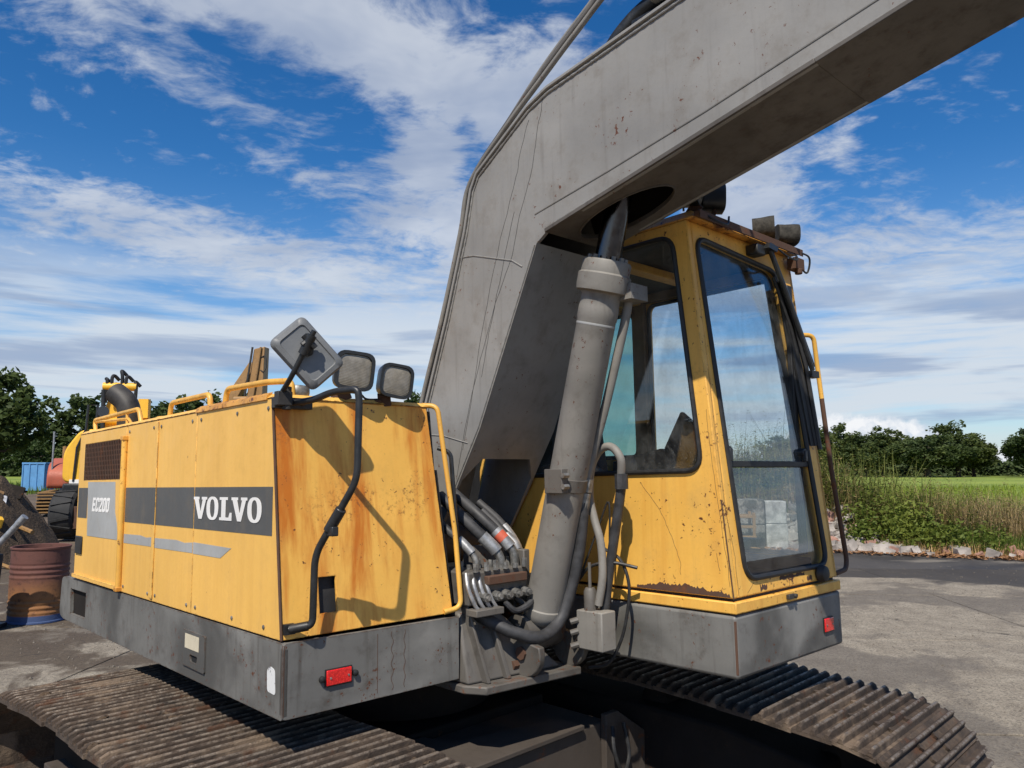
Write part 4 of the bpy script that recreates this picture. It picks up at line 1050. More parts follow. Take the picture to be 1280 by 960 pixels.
def build_cylinder_bay():
    # boom cylinder
    a = Vector((1.29, -.045, .20)); b = Vector((1.29, -.498, 1.79)); ax = (b - a).normalized(); M = Matrix.Translation(a) @ ax.to_track_quat('Z', 'X').to_matrix().to_4x4(); Ln = (b - a).length
    g = G(); g.lathe([(.064, -.02), (.087, .0), (.096, .03), (.096, .055), (.089, .06), (.089, Ln * .86), (.0922, Ln * .865), (.0922, Ln * .895), (.0905, Ln * .9), (.0905, Ln * .93), (.096, Ln * .935)], 36, M)
    cy = part(g, 'boom_cylinder', 'grey_cylinder')
    g = G(); g.lathe([(.096, Ln * .935), (.118, Ln * .94), (.121, Ln * .955), (.121, Ln * .985), (.112, Ln * .99), (.112, Ln * 1.02), (.106, Ln * 1.025), (.045, Ln * 1.025)], 36, M)
    for i in range(12):
        t = 2 * math.pi * i / 12; g.lathe([(.011, Ln * 1.02), (.011, Ln * 1.036)], 6, M @ Matrix.Translation((.083 * math.cos(t), .083 * math.sin(t), 0)))
    g.box(1.32, 1.44, -.615, -.47, 1.645, 1.715); sub(g, 'gland', 'grey_cylinder', cy)
    g = G(); g.lathe([(.060, Ln * .9), (.060, Ln * 1.38)], 32, M); sub(g, 'piston_rod', 'chrome_dark', cy)
    g = G(); g.lathe([(.0896, Ln * .845), (.0906, Ln * .848), (.0896, Ln * .851)], 36, M); sub(g, 'weld_ring', 'decal_silver', cy)
    g = G(); g.cyl((1.17, .0, .14), (1.41, .0, .14), .085, 24); g.cyl((1.15, .0, .14), (1.43, .0, .14), .045, 16); sub(g, 'pin_eye', 'grey_steel', cy)
    # clamp plate half way up
    q = a + ax * Ln * .40
    g = G(); g.lathe([(.090, -.03), (.096, -.03), (.096, .03), (.090, .03)], 28, Matrix.Translation(q) @ ax.to_track_quat('Z', 'X').to_matrix().to_4x4()); g.box(1.17, 1.21, q.y - .08, q.y + .03, q.z - .05, q.z + .06)
    cl = sub(g, 'pipe_clamp', 'grey_steel', cy, .003)
    for z in (-.02, .03): g = G(); g.cyl((1.165, q.y - .09, q.z + z), (1.20, q.y - .09, q.z + z), .013, 6); sub(g, 'clamp_bolt', 'zinc', cy)
    # pipe and hoses beside the cylinder
    g = G(); g.tube(smooth_path([(1.38, -.55, 1.70), (1.385, -.54, 1.62), (1.385, -.49, 1.46), (1.38, -.40, 1.19), (1.375, -.325, .99), (1.37, -.275, .84)]), .021, 12); sub(g, 'pipe', 'grey_cylinder', cy)
    g = G(); g.cyl((1.365, -.268, .79), (1.37, -.278, .85), .034, 8); g.cyl((1.362, -.255, .70), (1.365, -.27, .785), .029, 14); sub(g, 'hose_fitting', 'zinc', cy)
    hoseA = smooth_path([(1.362, -.262, .74), (1.36, -.25, .64), (1.36, -.225, .50), (1.35, -.175, .33), (1.30, -.15, .20), (1.17, -.155, .145), (1.05, -.10, .175), (.99, -.04, .215), (.95, .03, .25)])
    g = G(); g.tube(hoseA, .028, 14); part(g, 'thick_hose', 'hose_rubber')
    g = G(); g.tube(smooth_path([(1.42, -.285, .27), (1.42, -.315, .40), (1.42, -.31, .55), (1.42, -.275, .66), (1.42, -.25, .77), (1.42, -.265, .90), (1.42, -.32, .98), (1.42, -.39, .995), (1.43, -.435, .94), (1.45, -.42, .86)]), .019, 12); part(g, 'bent_pipe', 'grey_cylinder')
    g = G(); g.cyl((1.45, -.42, .80), (1.45, -.42, .87), .031, 8); g.tube(smooth_path([(1.45, -.42, .82), (1.46, -.385, .69), (1.47, -.335, .51), (1.47, -.29, .30), (1.47, -.26, .12)]), .023, 12); part(g, 'upright_hose', 'hose_rubber')
    g = G(); g.box(1.37, 1.47, -.345, -.19, .07, .245); bx = part(g, 'valve_box', 'grey_cylinder', .006)
    g = G(); g.lathe([(.030, .246), (.030, .33), (.022, .345)], 16, Matrix.Translation((1.41, -.245, 0))); g.lathe([(.008, .345), (.008, .46)], 8, Matrix.Translation((1.41, -.245, 0))); sub(g, 'solenoid', 'grey_steel', bx)
    for z in (.09, .15, .20): g = G(); g.cyl((1.372, -.20, z), (1.345, -.175, z - .01), .014, 8); sub(g, 'fitting', 'grey_steel', bx)
    g = G(); g.tube(smooth_path([(1.48, -.28, .52), (1.50, -.36, .47), (1.505, -.40, .36), (1.50, -.385, .22), (1.49, -.35, .10), (1.47, -.29, .0), (1.45, -.19, -.03)]), .008, 8); part(g, 'loop_cable', 'black_rubber')
    g = G(); g.tube(smooth_path([(1.40, -.17, .36), (1.42, -.24, .44), (1.47, -.34, .46), (1.52, -.44, .44)]), .008, 8); g.tube(smooth_path([(1.40, -.2, .40), (1.44, -.28, .62), (1.45, -.34, .74), (1.46, -.33, .55)]), .005, 6); part(g, 'thin_cable', 'black_rubber')
    # cast foot bracket in front of the frame
    g = G(); g.hexa([Vector((.83, -.05, -.022)), Vector((1.36, -.10, -.022)), Vector((1.36, .5, -.022)), Vector((.83, .5, -.022))], [Vector((.85, .04, .27)), Vector((1.05, .02, .27)), Vector((1.10, .45, .27)), Vector((.85, .45, .27))])
    ft = part(g, 'foot_bracket', 'grey_steel', .012)
    g = G(); g.prism([(.815, -.035), (.87, -.125), (1.42, -.17), (1.44, .5), (.815, .5)], -.058, -.023, XYZ); sub(g, 'base_flange', 'grey_steel', ft, .006)
    for x0, x1 in ((.905, .925), (1.02, 1.045)):
        g = G(); g.hexa([Vector((x0, -.095, -.022)), Vector((x1, -.095, -.022)), Vector((x1, .1, -.022)), Vector((x0, .1, -.022))], [Vector((x0 - .035, .0, .30)), Vector((x1 - .045, .0, .30)), Vector((x1 - .045, .1, .30)), Vector((x0 - .035, .1, .30))]); sub(g, 'rib', 'grey_steel', ft, .004)
    g = G()
    for x in (1.13, 1.42):
        lp = [(x, -.10 + .105 * math.cos(t) * 1.0, .075 + .105 * math.sin(t)) for t in [R_(-200 + i * 20) for i in range(12)]] + [(x, .35, .0), (x, .3, .2)]
        pl = [(p[1], p[2]) for p in lp]; g.prism(pl, x - .018, x + .018, YZ())
    sub(g, 'lug', 'grey_steel', ft, .006)
    g = G(); g.cyl((1.10, -.09, .075), (1.145, -.09, .075), .03, 8); g.cyl((1.08, -.055, .02), (1.13, -.055, .02), .022, 6); sub(g, 'pin_bolt', 'rust_edge', ft)
    # valve block with hoses going up into the boom
    g = G(); g.box(.86, 1.22, -.02, .25, .30, .445); vb = part(g, 'valve_block', 'grey_steel', .008)
    g = G(); g.box(.95, 1.19, -.055, -.021, .385, .425); sub(g, 'valve_cap', 'rust_edge', vb, .005)
    rr = random.Random(5)
    for x in (.89, .95, 1.01, 1.08, 1.14, 1.20):
        for y, z in ((-.03, .446), (.08, .446)):
            h = rr.uniform(.02, .045); g = G(); g.lathe([(.013, z), (.013, z + h)], 6, Matrix.Translation((x + rr.uniform(-.01, .01), y, 0))); sub(g, 'bolt', 'zinc', vb)
    for x in (.93, 1.0, 1.06, 1.12, 1.18):
        g = G(); g.cyl((x, -.02, .34), (x, -.07, .335), .020, 8); g.cyl((x, -.07, .335), (x, -.085, .335), .012, 8); sub(g, 'fitting', 'zinc', vb)
    g = G(); g.box(1.22, 1.26, .0, .2, .28, .52); g.hexa([Vector((1.0, .08, .446)), Vector((1.24, .08, .446)), Vector((1.24, .2, .446)), Vector((1.0, .2, .446))], [Vector((1.02, .15, .54)), Vector((1.22, .15, .54)), Vector((1.22, .2, .54)), Vector((1.02, .2, .54))]); sub(g, 'valve_bank', 'grey_steel', vb, .006)
    for k, (P, r) in enumerate((([(1.10, .03, .44), (1.095, .035, .50), (1.06, .07, .56), (.99, .15, .66), (.95, .30, .78)], .026), ([(1.19, .03, .44), (1.185, .035, .51), (1.15, .08, .58), (1.09, .17, .68), (1.06, .35, .80)], .026),
                               ([(.95, .03, .44), (.945, .035, .50), (.92, .08, .56), (.88, .16, .63), (.88, .3, .72)], .019), ([(1.245, .06, .45), (1.24, .07, .53), (1.21, .13, .60), (1.17, .24, .70)], .018), ([(1.32, .12, .38), (1.31, .14, .52), (1.27, .22, .64), (1.22, .33, .74)], .02))):
        sp = smooth_path(P, 6); n = len(sp)
        g = G(); g.tube(sp[:n // 2], r * .82, 12); h = part(g, 'valve_hose', 'zinc')
        g = G(); g.tube(sp[n // 2 - 4:n // 2 + 3], r * 1.16, 12); sub(g, 'ferrule', 'galvanised', h)
        g = G(); g.tube(sp[n // 2 + 2:], r * 1.02, 12); sub(g, 'hose', 'hose_rubber', h)
        if k == 1:
            m = sp[n // 2]; g = G(); g.tube([sp[n // 2 - 1], sp[n // 2 + 1]], r * 1.19, 12); sub(g, 'hose_tag', 'red_paint', h)
    for i in range(4):
        x = .845 + i * .036; g = G(); g.tube(smooth_path([(x + .02, .0, .44), (x + .005, -.03, .385), (x + .02, -.05, .32), (x + .05, -.055, .275)]), .009, 8); part(g, 'steel_pipe', 'galvanised')
    g = G(); g.box(.845, 1.005, -.095, -.02, .262, .292); part(g, 'pipe_bracket', 'grey_steel', .004)
    g = G(); g.tube(smooth_path([(1.05, -.05, .30), (1.10, -.07, .26), (1.2, -.07, .29), (1.26, -.02, .33)]), .014, 8); g.tube(smooth_path([(1.14, -.02, .31), (1.22, -.05, .25), (1.32, -.04, .24), (1.4, 0, .3)]), .012, 8); part(g, 'short_hose', 'hose_rubber')
    g = G(); g.box(1.0, 1.6, .25, .30, .06, .36); part(g, 'bulkhead', 'under_steel', .006)
    g = G(); g.box(.835, 2.56, 1.20, 1.23, .26, 1.12); part(g, 'blackout_plate', 'interior_dark', .006)  # added dark sheet closing off the sunlit engine cover behind the boom
    g = G(); g.hexa([Vector((1.2, .05, .25)), Vector((1.38, .05, .25)), Vector((1.38, .3, .25)), Vector((1.2, .3, .25))], [Vector((1.33, .28, .62)), Vector((1.36, .28, .62)), Vector((1.36, .3, .62)), Vector((1.33, .3, .62))]); part(g, 'web_plate', 'grey_steel', .006)


build_cylinder_bay()


def build_cab():
    ys = lambda z: -.88 + .0904 * (z - .27)
    x0, x1, yb = 1.615, 2.60, .78
    # frame under the cab
    g = G(); g.prism([(p.x, p.y) for p in rounded([(1.612, -.88), (2.635, -.88), (2.635, .95), (1.612, .95)], [.02, .05, .02, .02])], 0, .262, XYZ); part(g, 'cab_frame', 'grey_frame', .022, seg=3)
    g = G(); g.tube([(1.620, -.872, .02), (1.620, -.872, .24)], .0068, 8); part(g, 'cab_frame_weld', 'rust_edge')
    # base strip, gap, then the shell
    g = G(); g.prism([(x0 - .004, -.886), (x1 + .01, -.886), (x1 + .01, yb), (x0 - .004, yb)], .268, .318, XYZ); base = part(g, 'cab_base', 'yellow_cab', .006)
    g = G(); g.box(x0 + .02, x1 - .02, -.86, yb - .02, .319, .345); sub(g, 'floor', 'interior_dark', base)
    zb, zt = .332, 2.045
    # right side
    win = rounded([(-.640, 1.985), (-.748, .878), (.46, .868), (.46, 1.99)], .085, 6)
    g = G(); g.panel([(ys(zb), zb), (ys(zt), zt), (yb, zt), (yb, zb)], [win], .035, lambda u, v, d: Vector((x0 + d, u, v)))
    shell = part(g, 'cab_shell', 'yellow_cab', .006)
    g = G(); g.tube([Vector((x0 - .003, p.x, p.y)) for p in win], .012, 8, closed=True); sub(g, 'window_seal', 'black_rubber', shell)
    g = G(); g.panel(win, [], .005, lambda u, v, d: Vector((x0 + .012 + d, u, v))); sub(g, 'side_window', 'cab_glass', shell, smooth=False)
    # front
    ws = rounded([(1.672, 1.972), (2.425, 1.925), (2.505, .402), (1.728, .402)], .085, 6)
    F = lambda off: (lambda u, v, d: Vector((u, ys(v) + d + off, v)))
    g = G(); g.panel([(x0 + .036, zb), (x1, zb), (x1, zt), (x0 + .036, zt)], [ws], .035, F(0)); sub(g, 'front_panel', 'yellow_cab', shell, .006)
    g = G(); g.tube([F(-.003)(p.x, p.y, 0) for p in ws], .013, 8, closed=True); sub(g, 'window_seal', 'black_rubber', shell)
    wi = [(p.x, p.y) for p in ws]
    up = [p for p in wi if p[1] > .92]; lo = [p for p in wi if p[1] < .92]
    zs = .906
    def xl(z): return 1.672 + (1.972 - z) / (1.972 - .402) * .056
    def xr(z): return 2.425 + (1.925 - z) / (1.925 - .402) * .08
    up = [(xl(zs), zs)] + [(xr(zs), zs)] + sorted([p for p in up if p[0] > 2.0], key=lambda p: p[1]) + sorted([p for p in up if p[0] <= 2.0], key=lambda p: -p[1])
    lo = [(xr(zs), zs)] + [(xl(zs), zs)] + sorted([p for p in lo if p[0] <= 2.0], key=lambda p: (-p[1], p[0])) + sorted([p for p in lo if p[0] > 2.0], key=lambda p: (p[1], p[0]))
    g = G(); g.panel(up, [], .005, F(.014)); sub(g, 'windscreen', 'cab_glass', shell, smooth=False)
    g = G(); g.panel(lo, [], .005, F(.018)); sub(g, 'lower_windscreen', 'cab_glass_low', shell, smooth=False)
    g = G(); g.box(xl(zs), xr(zs), ys(zs) + .0, ys(zs) + .03, zs - .014, zs + .014); g.box(xr(zs) - .05, xr(zs), ys(zs) + .035, ys(zs) + .06, .45, 1.85, None); sub(g, 'cross_bar', 'black_rubber', shell, .003)
    g = G()
    for z0_, z1_ in ((.95, 1.9),):
        g.hexa([F(.03)(xr(z0_) - .055, z0_, 0), F(.03)(xr(z0_), z0_, 0), F(.05)(xr(z0_), z0_, 0), F(.05)(xr(z0_) - .055, z0_, 0)], [F(.03)(xr(z1_) - .055, z1_, 0), F(.03)(xr(z1_), z1_, 0), F(.05)(xr(z1_), z1_, 0), F(.05)(xr(z1_) - .055, z1_, 0)])
    sub(g, 'window_guide', 'black_paint', shell)
    for x, z in ((1.72, .965), (2.43, .965)):
        g = G(); g.cyl((x, ys(z) - .012, z), (x, ys(z) + .03, z), .022, 12); g.box(x - .012, x + .012, ys(z) - .02, ys(z), z - .045, z + .01); sub(g, 'catch', 'black_paint', shell, .003)
    # left side: tall door glass and a green quarter light
    dw = rounded([(-.74, .44), (.22, .44), (.22, 1.93), (-.63, 1.93)], .06); qw = rounded([(.34, .98), (.70, .98), (.70, 1.90), (.34, 1.90)], .05)
    g = G(); g.panel([(ys(zb), zb), (yb, zb), (yb, zt), (ys(zt), zt)], [dw, qw], .035, lambda u, v, d: Vector((x1 + .001 - d, u, v)))
    sub(g, 'door_side', 'yellow_cab', shell, .006)
    for w, m in ((dw, 'cab_glass_low'), (qw, 'cab_glass_green')):
        g = G(); g.panel(w, [], .005, lambda u, v, d: Vector((x1 - .012 - d, u, v))); sub(g, 'door_window', m, shell, smooth=False)
        g = G(); g.tube([Vector((x1 - .036, p.x, p.y)) for p in w], .013, 8, closed=True); sub(g, 'window_seal', 'black_rubber', shell)
    g = G(); g.box(x1 - .075, x1 - .036, .235, .325, .35, 2.0); g.box(x1 - .075, x1 - .036, -.70, .235, 1.945, 2.0); sub(g, 'door_post', 'interior_tan', shell, .004)
    g = G(); g.box(x1 - .055, x1 - .0365, -.76, .22, .345, .425); g.box(x0 + .0365, x0 + .05, -.80, .70, .345, .85); sub(g, 'inner_trim', 'interior_dark', shell)
    # rear wall
    rw = rounded([(x0 + .10, 1.05), (x1 - .10, 1.05), (x1 - .12, 1.90), (x0 + .12, 1.90)], .06)
    g = G(); g.panel([(x0 + .036, zb), (x1 - .036, zb), (x1 - .036, zt), (x0 + .036, zt)], [rw], .03, lambda u, v, d: Vector((u, yb - d, v))); sub(g, 'rear_panel', 'interior_dark', shell)
    g = G(); g.panel(rw, [], .005, lambda u, v, d: Vector((u, yb - .012 - d, v))); sub(g, 'rear_window', 'cab_glass_green', shell, smooth=False)
    # roof with a rusty front lip
    g = G(); g.hexa([Vector((x0 - .006, -.765, 2.046)), Vector((x1 + .008, -.765, 2.046)), Vector((x1 + .008, yb + .01, 2.046)), Vector((x0 - .006, yb + .01, 2.046))], [Vector((x0 + .03, -.73, 2.095)), Vector((x1 - .03, -.73, 2.095)), Vector((x1 - .04, yb - .03, 2.10)), Vector((x0 + .04, yb - .03, 2.10))])
    rf = part(g, 'cab_roof', 'yellow_rusty', .010)
    g = G(); g.box(x0 - .004, x1 + .006, -.795, -.7655, 2.050, 2.068); g.box(x0 - .004, x1 + .006, -.800, -.7955, 2.034, 2.072); sub(g, 'roof_visor', 'rust_edge', rf, .003)
    g = G(); g.box(x0 + .04, x1 - .04, -.68, yb - .04, 2.0, 2.044); sub(g, 'head_lining', 'interior_dark', rf)
    g = G(); g.box(x0 + .04, x1 - .04, -.22, -.14, 1.955, 1.999); g.box(x0 + .04, x1 - .04, .25, .40, 1.94, 1.999); sub(g, 'roof_beam', 'yellow_cab', rf, .006)
    g = G(); g.tube([Vector((1.80, -.68, 1.93)), Vector((1.80, -.66, 1.90)), Vector((1.76, -.65, 1.88)), Vector((1.735, -.65, 1.91)), Vector((1.755, -.65, 1.945)), Vector((1.79, -.66, 1.93))], .008, 8); sub(g, 'cable_coil', 'black_rubber', rf)
    # seat and consoles
    g = G(); g.prism([(p.x, p.y) for p in rounded([(.02, .62), (.52, .66), (.60, 1.42), (.48, 1.47), (.38, .82), (.02, .76)], .05)], 1.88, 2.34, YZ()); st = part(g, 'driver_seat', 'interior_dark', .03)
    g = G(); g.box(1.98, 2.24, .05, .42, .345, .62); sub(g, 'seat_base', 'interior_dark', st)
    g = G(); g.prism([(.0, .345), (.42, .345), (.42, .95), (.05, 1.02), (-.32, .80), (-.32, .345)], 2.40, 2.53, YZ()); g.prism([(-.42, .5), (-.05, .5), (-.05, 1.02), (-.17, 1.22), (-.42, 1.0)], 2.30, 2.34, YZ()); cn = part(g, 'control_console', 'interior_dark', .01)
    g = G(); g.prism([(-.25, .345), (.5, .345), (.5, .90), (.1, .96), (-.25, .74)], 1.70, 1.82, YZ()); part(g, 'side_console', 'interior_dark', .01)
    for x, y, z, in ((1.77, -.20, .78), (2.44, -.27, .82)):
        g = G(); g.tube([(x, y, z - .1), (x - .005, y - .03, z + .10)], .012, 8); g.lathe([(.012, 0), (.028, .03), (.028, .07), (.012, .10)], 12, Matrix.Translation((x - .005, y - .03, z + .08))); sub(g, 'control_lever', 'black_rubber', cn)
    for x in (1.93, 2.07, 2.2):
        g = G(); g.tube([(x, -.48, .345), (x + .01, -.58, .52)], .012, 8); g.box(x - .035, x + .045, -.68, -.56, .40, .44, Matrix.Translation((0, 0, .1))); part(g, 'pedal', 'black_rubber', .004)
    # wiper: motor, two arms and blade down the right of the screen
    P = lambda x, z, off: Vector((x, ys(z) + off, z))
    g = G(); g.box(2.13, 2.21, ys(2.0) - .07, ys(2.0), 1.965, 2.02); wp = part(g, 'wiper', 'black_paint', .008)
    g = G(); g.hexa([P(2.19, 2.00, -.10), P(2.27, 1.99, -.10), P(2.27, 1.99, -.03), P(2.19, 2.00, -.03)], [P(2.21, 2.03, -.10), P(2.29, 2.02, -.10), P(2.29, 2.02, -.05), P(2.21, 2.03, -.05)]); g.tube([P(2.235, 2.02, -.075), P(2.37, 1.78, -.07), P(2.56, 1.40, -.055)], .013, 8); g.tube([P(2.265, 2.0, -.07), P(2.40, 1.78, -.06), P(2.575, 1.42, -.055)], .011, 8); sub(g, 'wiper_arm', 'black_paint', wp)
    g = G(); g.tube([P(2.36, 1.86, -.045), P(2.45, 1.66, -.045), P(2.52, 1.42, -.04), P(2.545, 1.05, -.035), P(2.55, .98, -.035)], .013, 6); g.tube([P(2.33, 1.88, -.03), P(2.44, 1.62, -.03), P(2.50, 1.36, -.025), P(2.53, 1.0, -.025)], .010, 6); g.hexa([P(2.485, 1.0, -.022), P(2.545, 1.0, -.022), P(2.545, 1.0, -.012), P(2.485, 1.0, -.012)], [P(2.40, 1.80, -.03), P(2.47, 1.80, -.03), P(2.47, 1.80, -.02), P(2.40, 1.80, -.02)]); g.box(2.52, 2.60, ys(1.38) - .07, ys(1.38) - .03, 1.36, 1.395); sub(g, 'wiper_blade', 'black_rubber', wp)
    # grab rail on the door side
    g = G(); g.tube(fillet([(2.60, -.76, 1.605), (2.665, -.80, 1.605), (2.69, -.80, 1.42), (2.7028, -.8057, 1.26)], .06), .0125, 10); gr = part(g, 'grab_rail', 'yellow_rail')
    g = G(); g.tube(fillet([(2.7028, -.8057, 1.26), (2.735, -.82, .86), (2.80, -.84, .40), (2.76, -.85, .352), (2.61, -.86, .345)], .06), .0125, 10); sub(g, 'worn_grip', 'rust_edge', gr)
    # lamps, knob and latch
    lamp('cab_lamp', (1.70, -.73, 2.185), (.35, -1, -.12), (.135, .12), .085, bracket=(1.70, -.74, 2.09), taper=.9)
    lamp('cab_lamp', (1.845, -.76, 2.185), (.75, -.8, -.05), (.135, .13), .085, bracket=(1.81, -.75, 2.09), taper=.9)
    lamp('cab_lamp', (2.37, -.74, 2.160), (.55, -1, .0), (.135, .115), .09, bracket=(2.38, -.75, 2.085), body='black_dusty', taper=.93)
    lamp('cab_lamp', (2.535, -.78, 2.145), (.9, -.8, -.05), (.12, .11), .09, bracket=(2.53, -.76, 2.08), body='black_dusty', taper=.93)
    for k, pts in enumerate(([(1.66, -.76, 2.09), (1.70, -.82, 2.035), (1.79, -.83, 2.03), (1.86, -.80, 2.09)], [(2.26, -.79, 2.05), (2.36, -.83, 1.985), (2.47, -.83, 1.985), (2.53, -.79, 2.04), (2.50, -.77, 2.09)], [(2.56, -.78, 2.06), (2.63, -.82, 2.03), (2.64, -.80, 1.95), (2.58, -.79, 1.97)], [(1.60, -.72, 2.08), (1.585, -.73, 2.12), (1.61, -.73, 2.155), (1.67, -.71, 2.15)])):
        g = G(); g.tube(smooth_path(pts), .0055, 6); part(g, 'lamp_cable', 'black_rubber')
    g = G(); g.box(2.52, 2.615, -.80, -.745, 1.955, 2.02); g.lathe([(.02, 0), (.02, .03)], 10, Matrix.Translation((2.56, -.79, 1.93))); part(g, 'lamp_socket', 'rust_edge', .004)
    g = G(); g.lathe([(.038, 0), (.045, .012), (.036, .04), (.02, .048)], 16, Matrix.Translation((2.405, ys(.365), .367)) @ Matrix.Rotation(R_(90), 4, 'X')); part(g, 'rubber_stop', 'exhaust_black')
    g = G(); g.box(2.04, 2.085, -.905, -.8865, .284, .306); g.cyl((2.10, -.886, .295), (2.10, -.91, .295), .011, 8); g.box(2.11, 2.13, -.90, -.8865, .286, .30); part(g, 'latch', 'exhaust_black', .003)
    # rust along the bottom of the side, paint cracks
    g = G(); rr = random.Random(8); top = [(-.86 + .5 * i / 70, .343 + .026 * abs(math.sin(math.pi * i / 70)) ** .6 * (1 + .5 * noise.noise(Vector((i * .11, 0, 0)))) + rr.uniform(-.006, .006)) for i in range(71)]
    g.panel([(-.36, .336), (-.86, .336)] + top, [], .001, lambda u, v, d: Vector((x0 - .0012 + d, u, v))); sub(g, 'rust_patch', 'rust_edge', shell)
    for xa, xb, zz, hh, sd_ in ((2.02, 2.26, .378, .016, 1), (1.84, 1.90, .352, .022, 2), (2.28, 2.33, .352, .018, 3)):
        r3 = random.Random(sd_); n = 14; tp = [(xa + (xb - xa) * i / n, zz + r3.uniform(.2, 1) * hh) for i in range(n + 1)]; bt = [(xa + (xb - xa) * i / n, zz - r3.uniform(.2, 1) * hh * .6) for i in range(n + 1)]
        gg = G(); gg.panel(tp[::-1] + bt, [], .001, lambda u, v, d: Vector((u, ys(v) - .0012 + d, v))); sub(gg, 'rust_patch', 'rust_edge', shell)
    def crk(pts, seed, fn, r=.0008):
        r2 = random.Random(seed); Q = []
        for a, b in zip(pts, pts[1:]):
            for i in range(6):
                t = i / 6; Q.append(fn(a[0] + (b[0] - a[0]) * t + r2.uniform(-.003, .003), a[1] + (b[1] - a[1]) * t))
        gg = G(); gg.tube(Q, r, 5); sub(gg, 'paint_crack', 'rust_edge', shell)
    S = lambda u, v: Vector((x0 - .0004, u, v)); Fp = lambda u, v: Vector((u, ys(v) - .0004, v))
    crk([(-.40, .83), (-.51, .70), (-.56, .60), (-.61, .48), (-.61, .40)], 1, S)
    crk([(-.862, .38), (-.835, .62), (-.80, .90), (-.78, 1.2)], 2, S)
    crk([(-.80, .52), (-.815, .43)], 3, S)
    crk([(1.66, .34), (1.665, .50), (1.64, .70), (1.635, 1.0), (1.64, 1.4)], 4, Fp)
    crk([(1.73, .345), (1.80, .39)], 5, Fp); crk([(2.10, .335), (2.12, .39)], 6, Fp)
    g = G(); g.tube([Vector((x0 - .001, ys(zb) - .001, zb)), Vector((x0 - .001, ys(.75) - .001, .75))], .0028, 6); sub(g, 'corner_rust', 'rust_edge', shell)


build_cab()


# ------------------------------------------------------------------ background machines and yard things
def wpt(px, py, d):
    """(approx.) world point in direction of azimuth px, height from py at distance d along +y; used only to set sizes out"""
    k = (py - 583) / 962
    return ((px - 640) / 957 * d, d, CAM_H - k * d)


def build_drum():
    t = thing('oil_drum', 'rusty red-brown oil drum with a blue foot behind the hood', 'drum', (-5.86, 9.75, .014))
    r = .32
    prof = [(r * .98, 0), (r + .008, .004), (r + .008, .022), (r, .03)]
    z = .05
    while z < .86:
        a = .006 if (.10 < z < .30 or .52 < z < .70) else .0
        prof += [(r + a * math.sin((z - .05) * 2 * math.pi / .06), z)]; z += .012
    prof += [(r, .87), (r + .01, .88), (r + .012, .90), (r + .002, .905), (r - .01, .90), (r - .012, .60), (r - .012, .05)]
    g = G(); g.lathe(prof, 48, cap=False); g.build('shell', 'drum_rust', t)
    g = G(); g.lathe([(r - .013, .62), (.02, .625)], 32); g.build('filling', 'heap_soil', t)


build_drum()


def heap(name, label, c, rx, ry, h, mat, seed, kind=None):
    n = 46; vs = []; fs = []
    for j in range(n):
        for i in range(n):
            u, v = i / (n - 1) * 2 - 1, j / (n - 1) * 2 - 1; q = max(0, 1 - u * u - v * v) ** .75
            z = q * h * (1 + .5 * noise.noise(Vector((u * 2.2 + seed, v * 2.2, 1)))) + (.16 * noise.noise(Vector((u * 7 + seed, v * 7, 2))) + .09 * noise.noise(Vector((u * 19 + seed, v * 19, 5)))) * min(1, q * 3) - .05
            vs.append((c[0] + u * rx, c[1] + v * ry, z))
    for j in range(n - 1):
        for i in range(n - 1): fs.append((j * n + i, j * n + i + 1, (j + 1) * n + i + 1, (j + 1) * n + i))
    o = raw_mesh(name, vs, fs, mat)
    for p in o.data.polygons: p.use_smooth = True
    return o


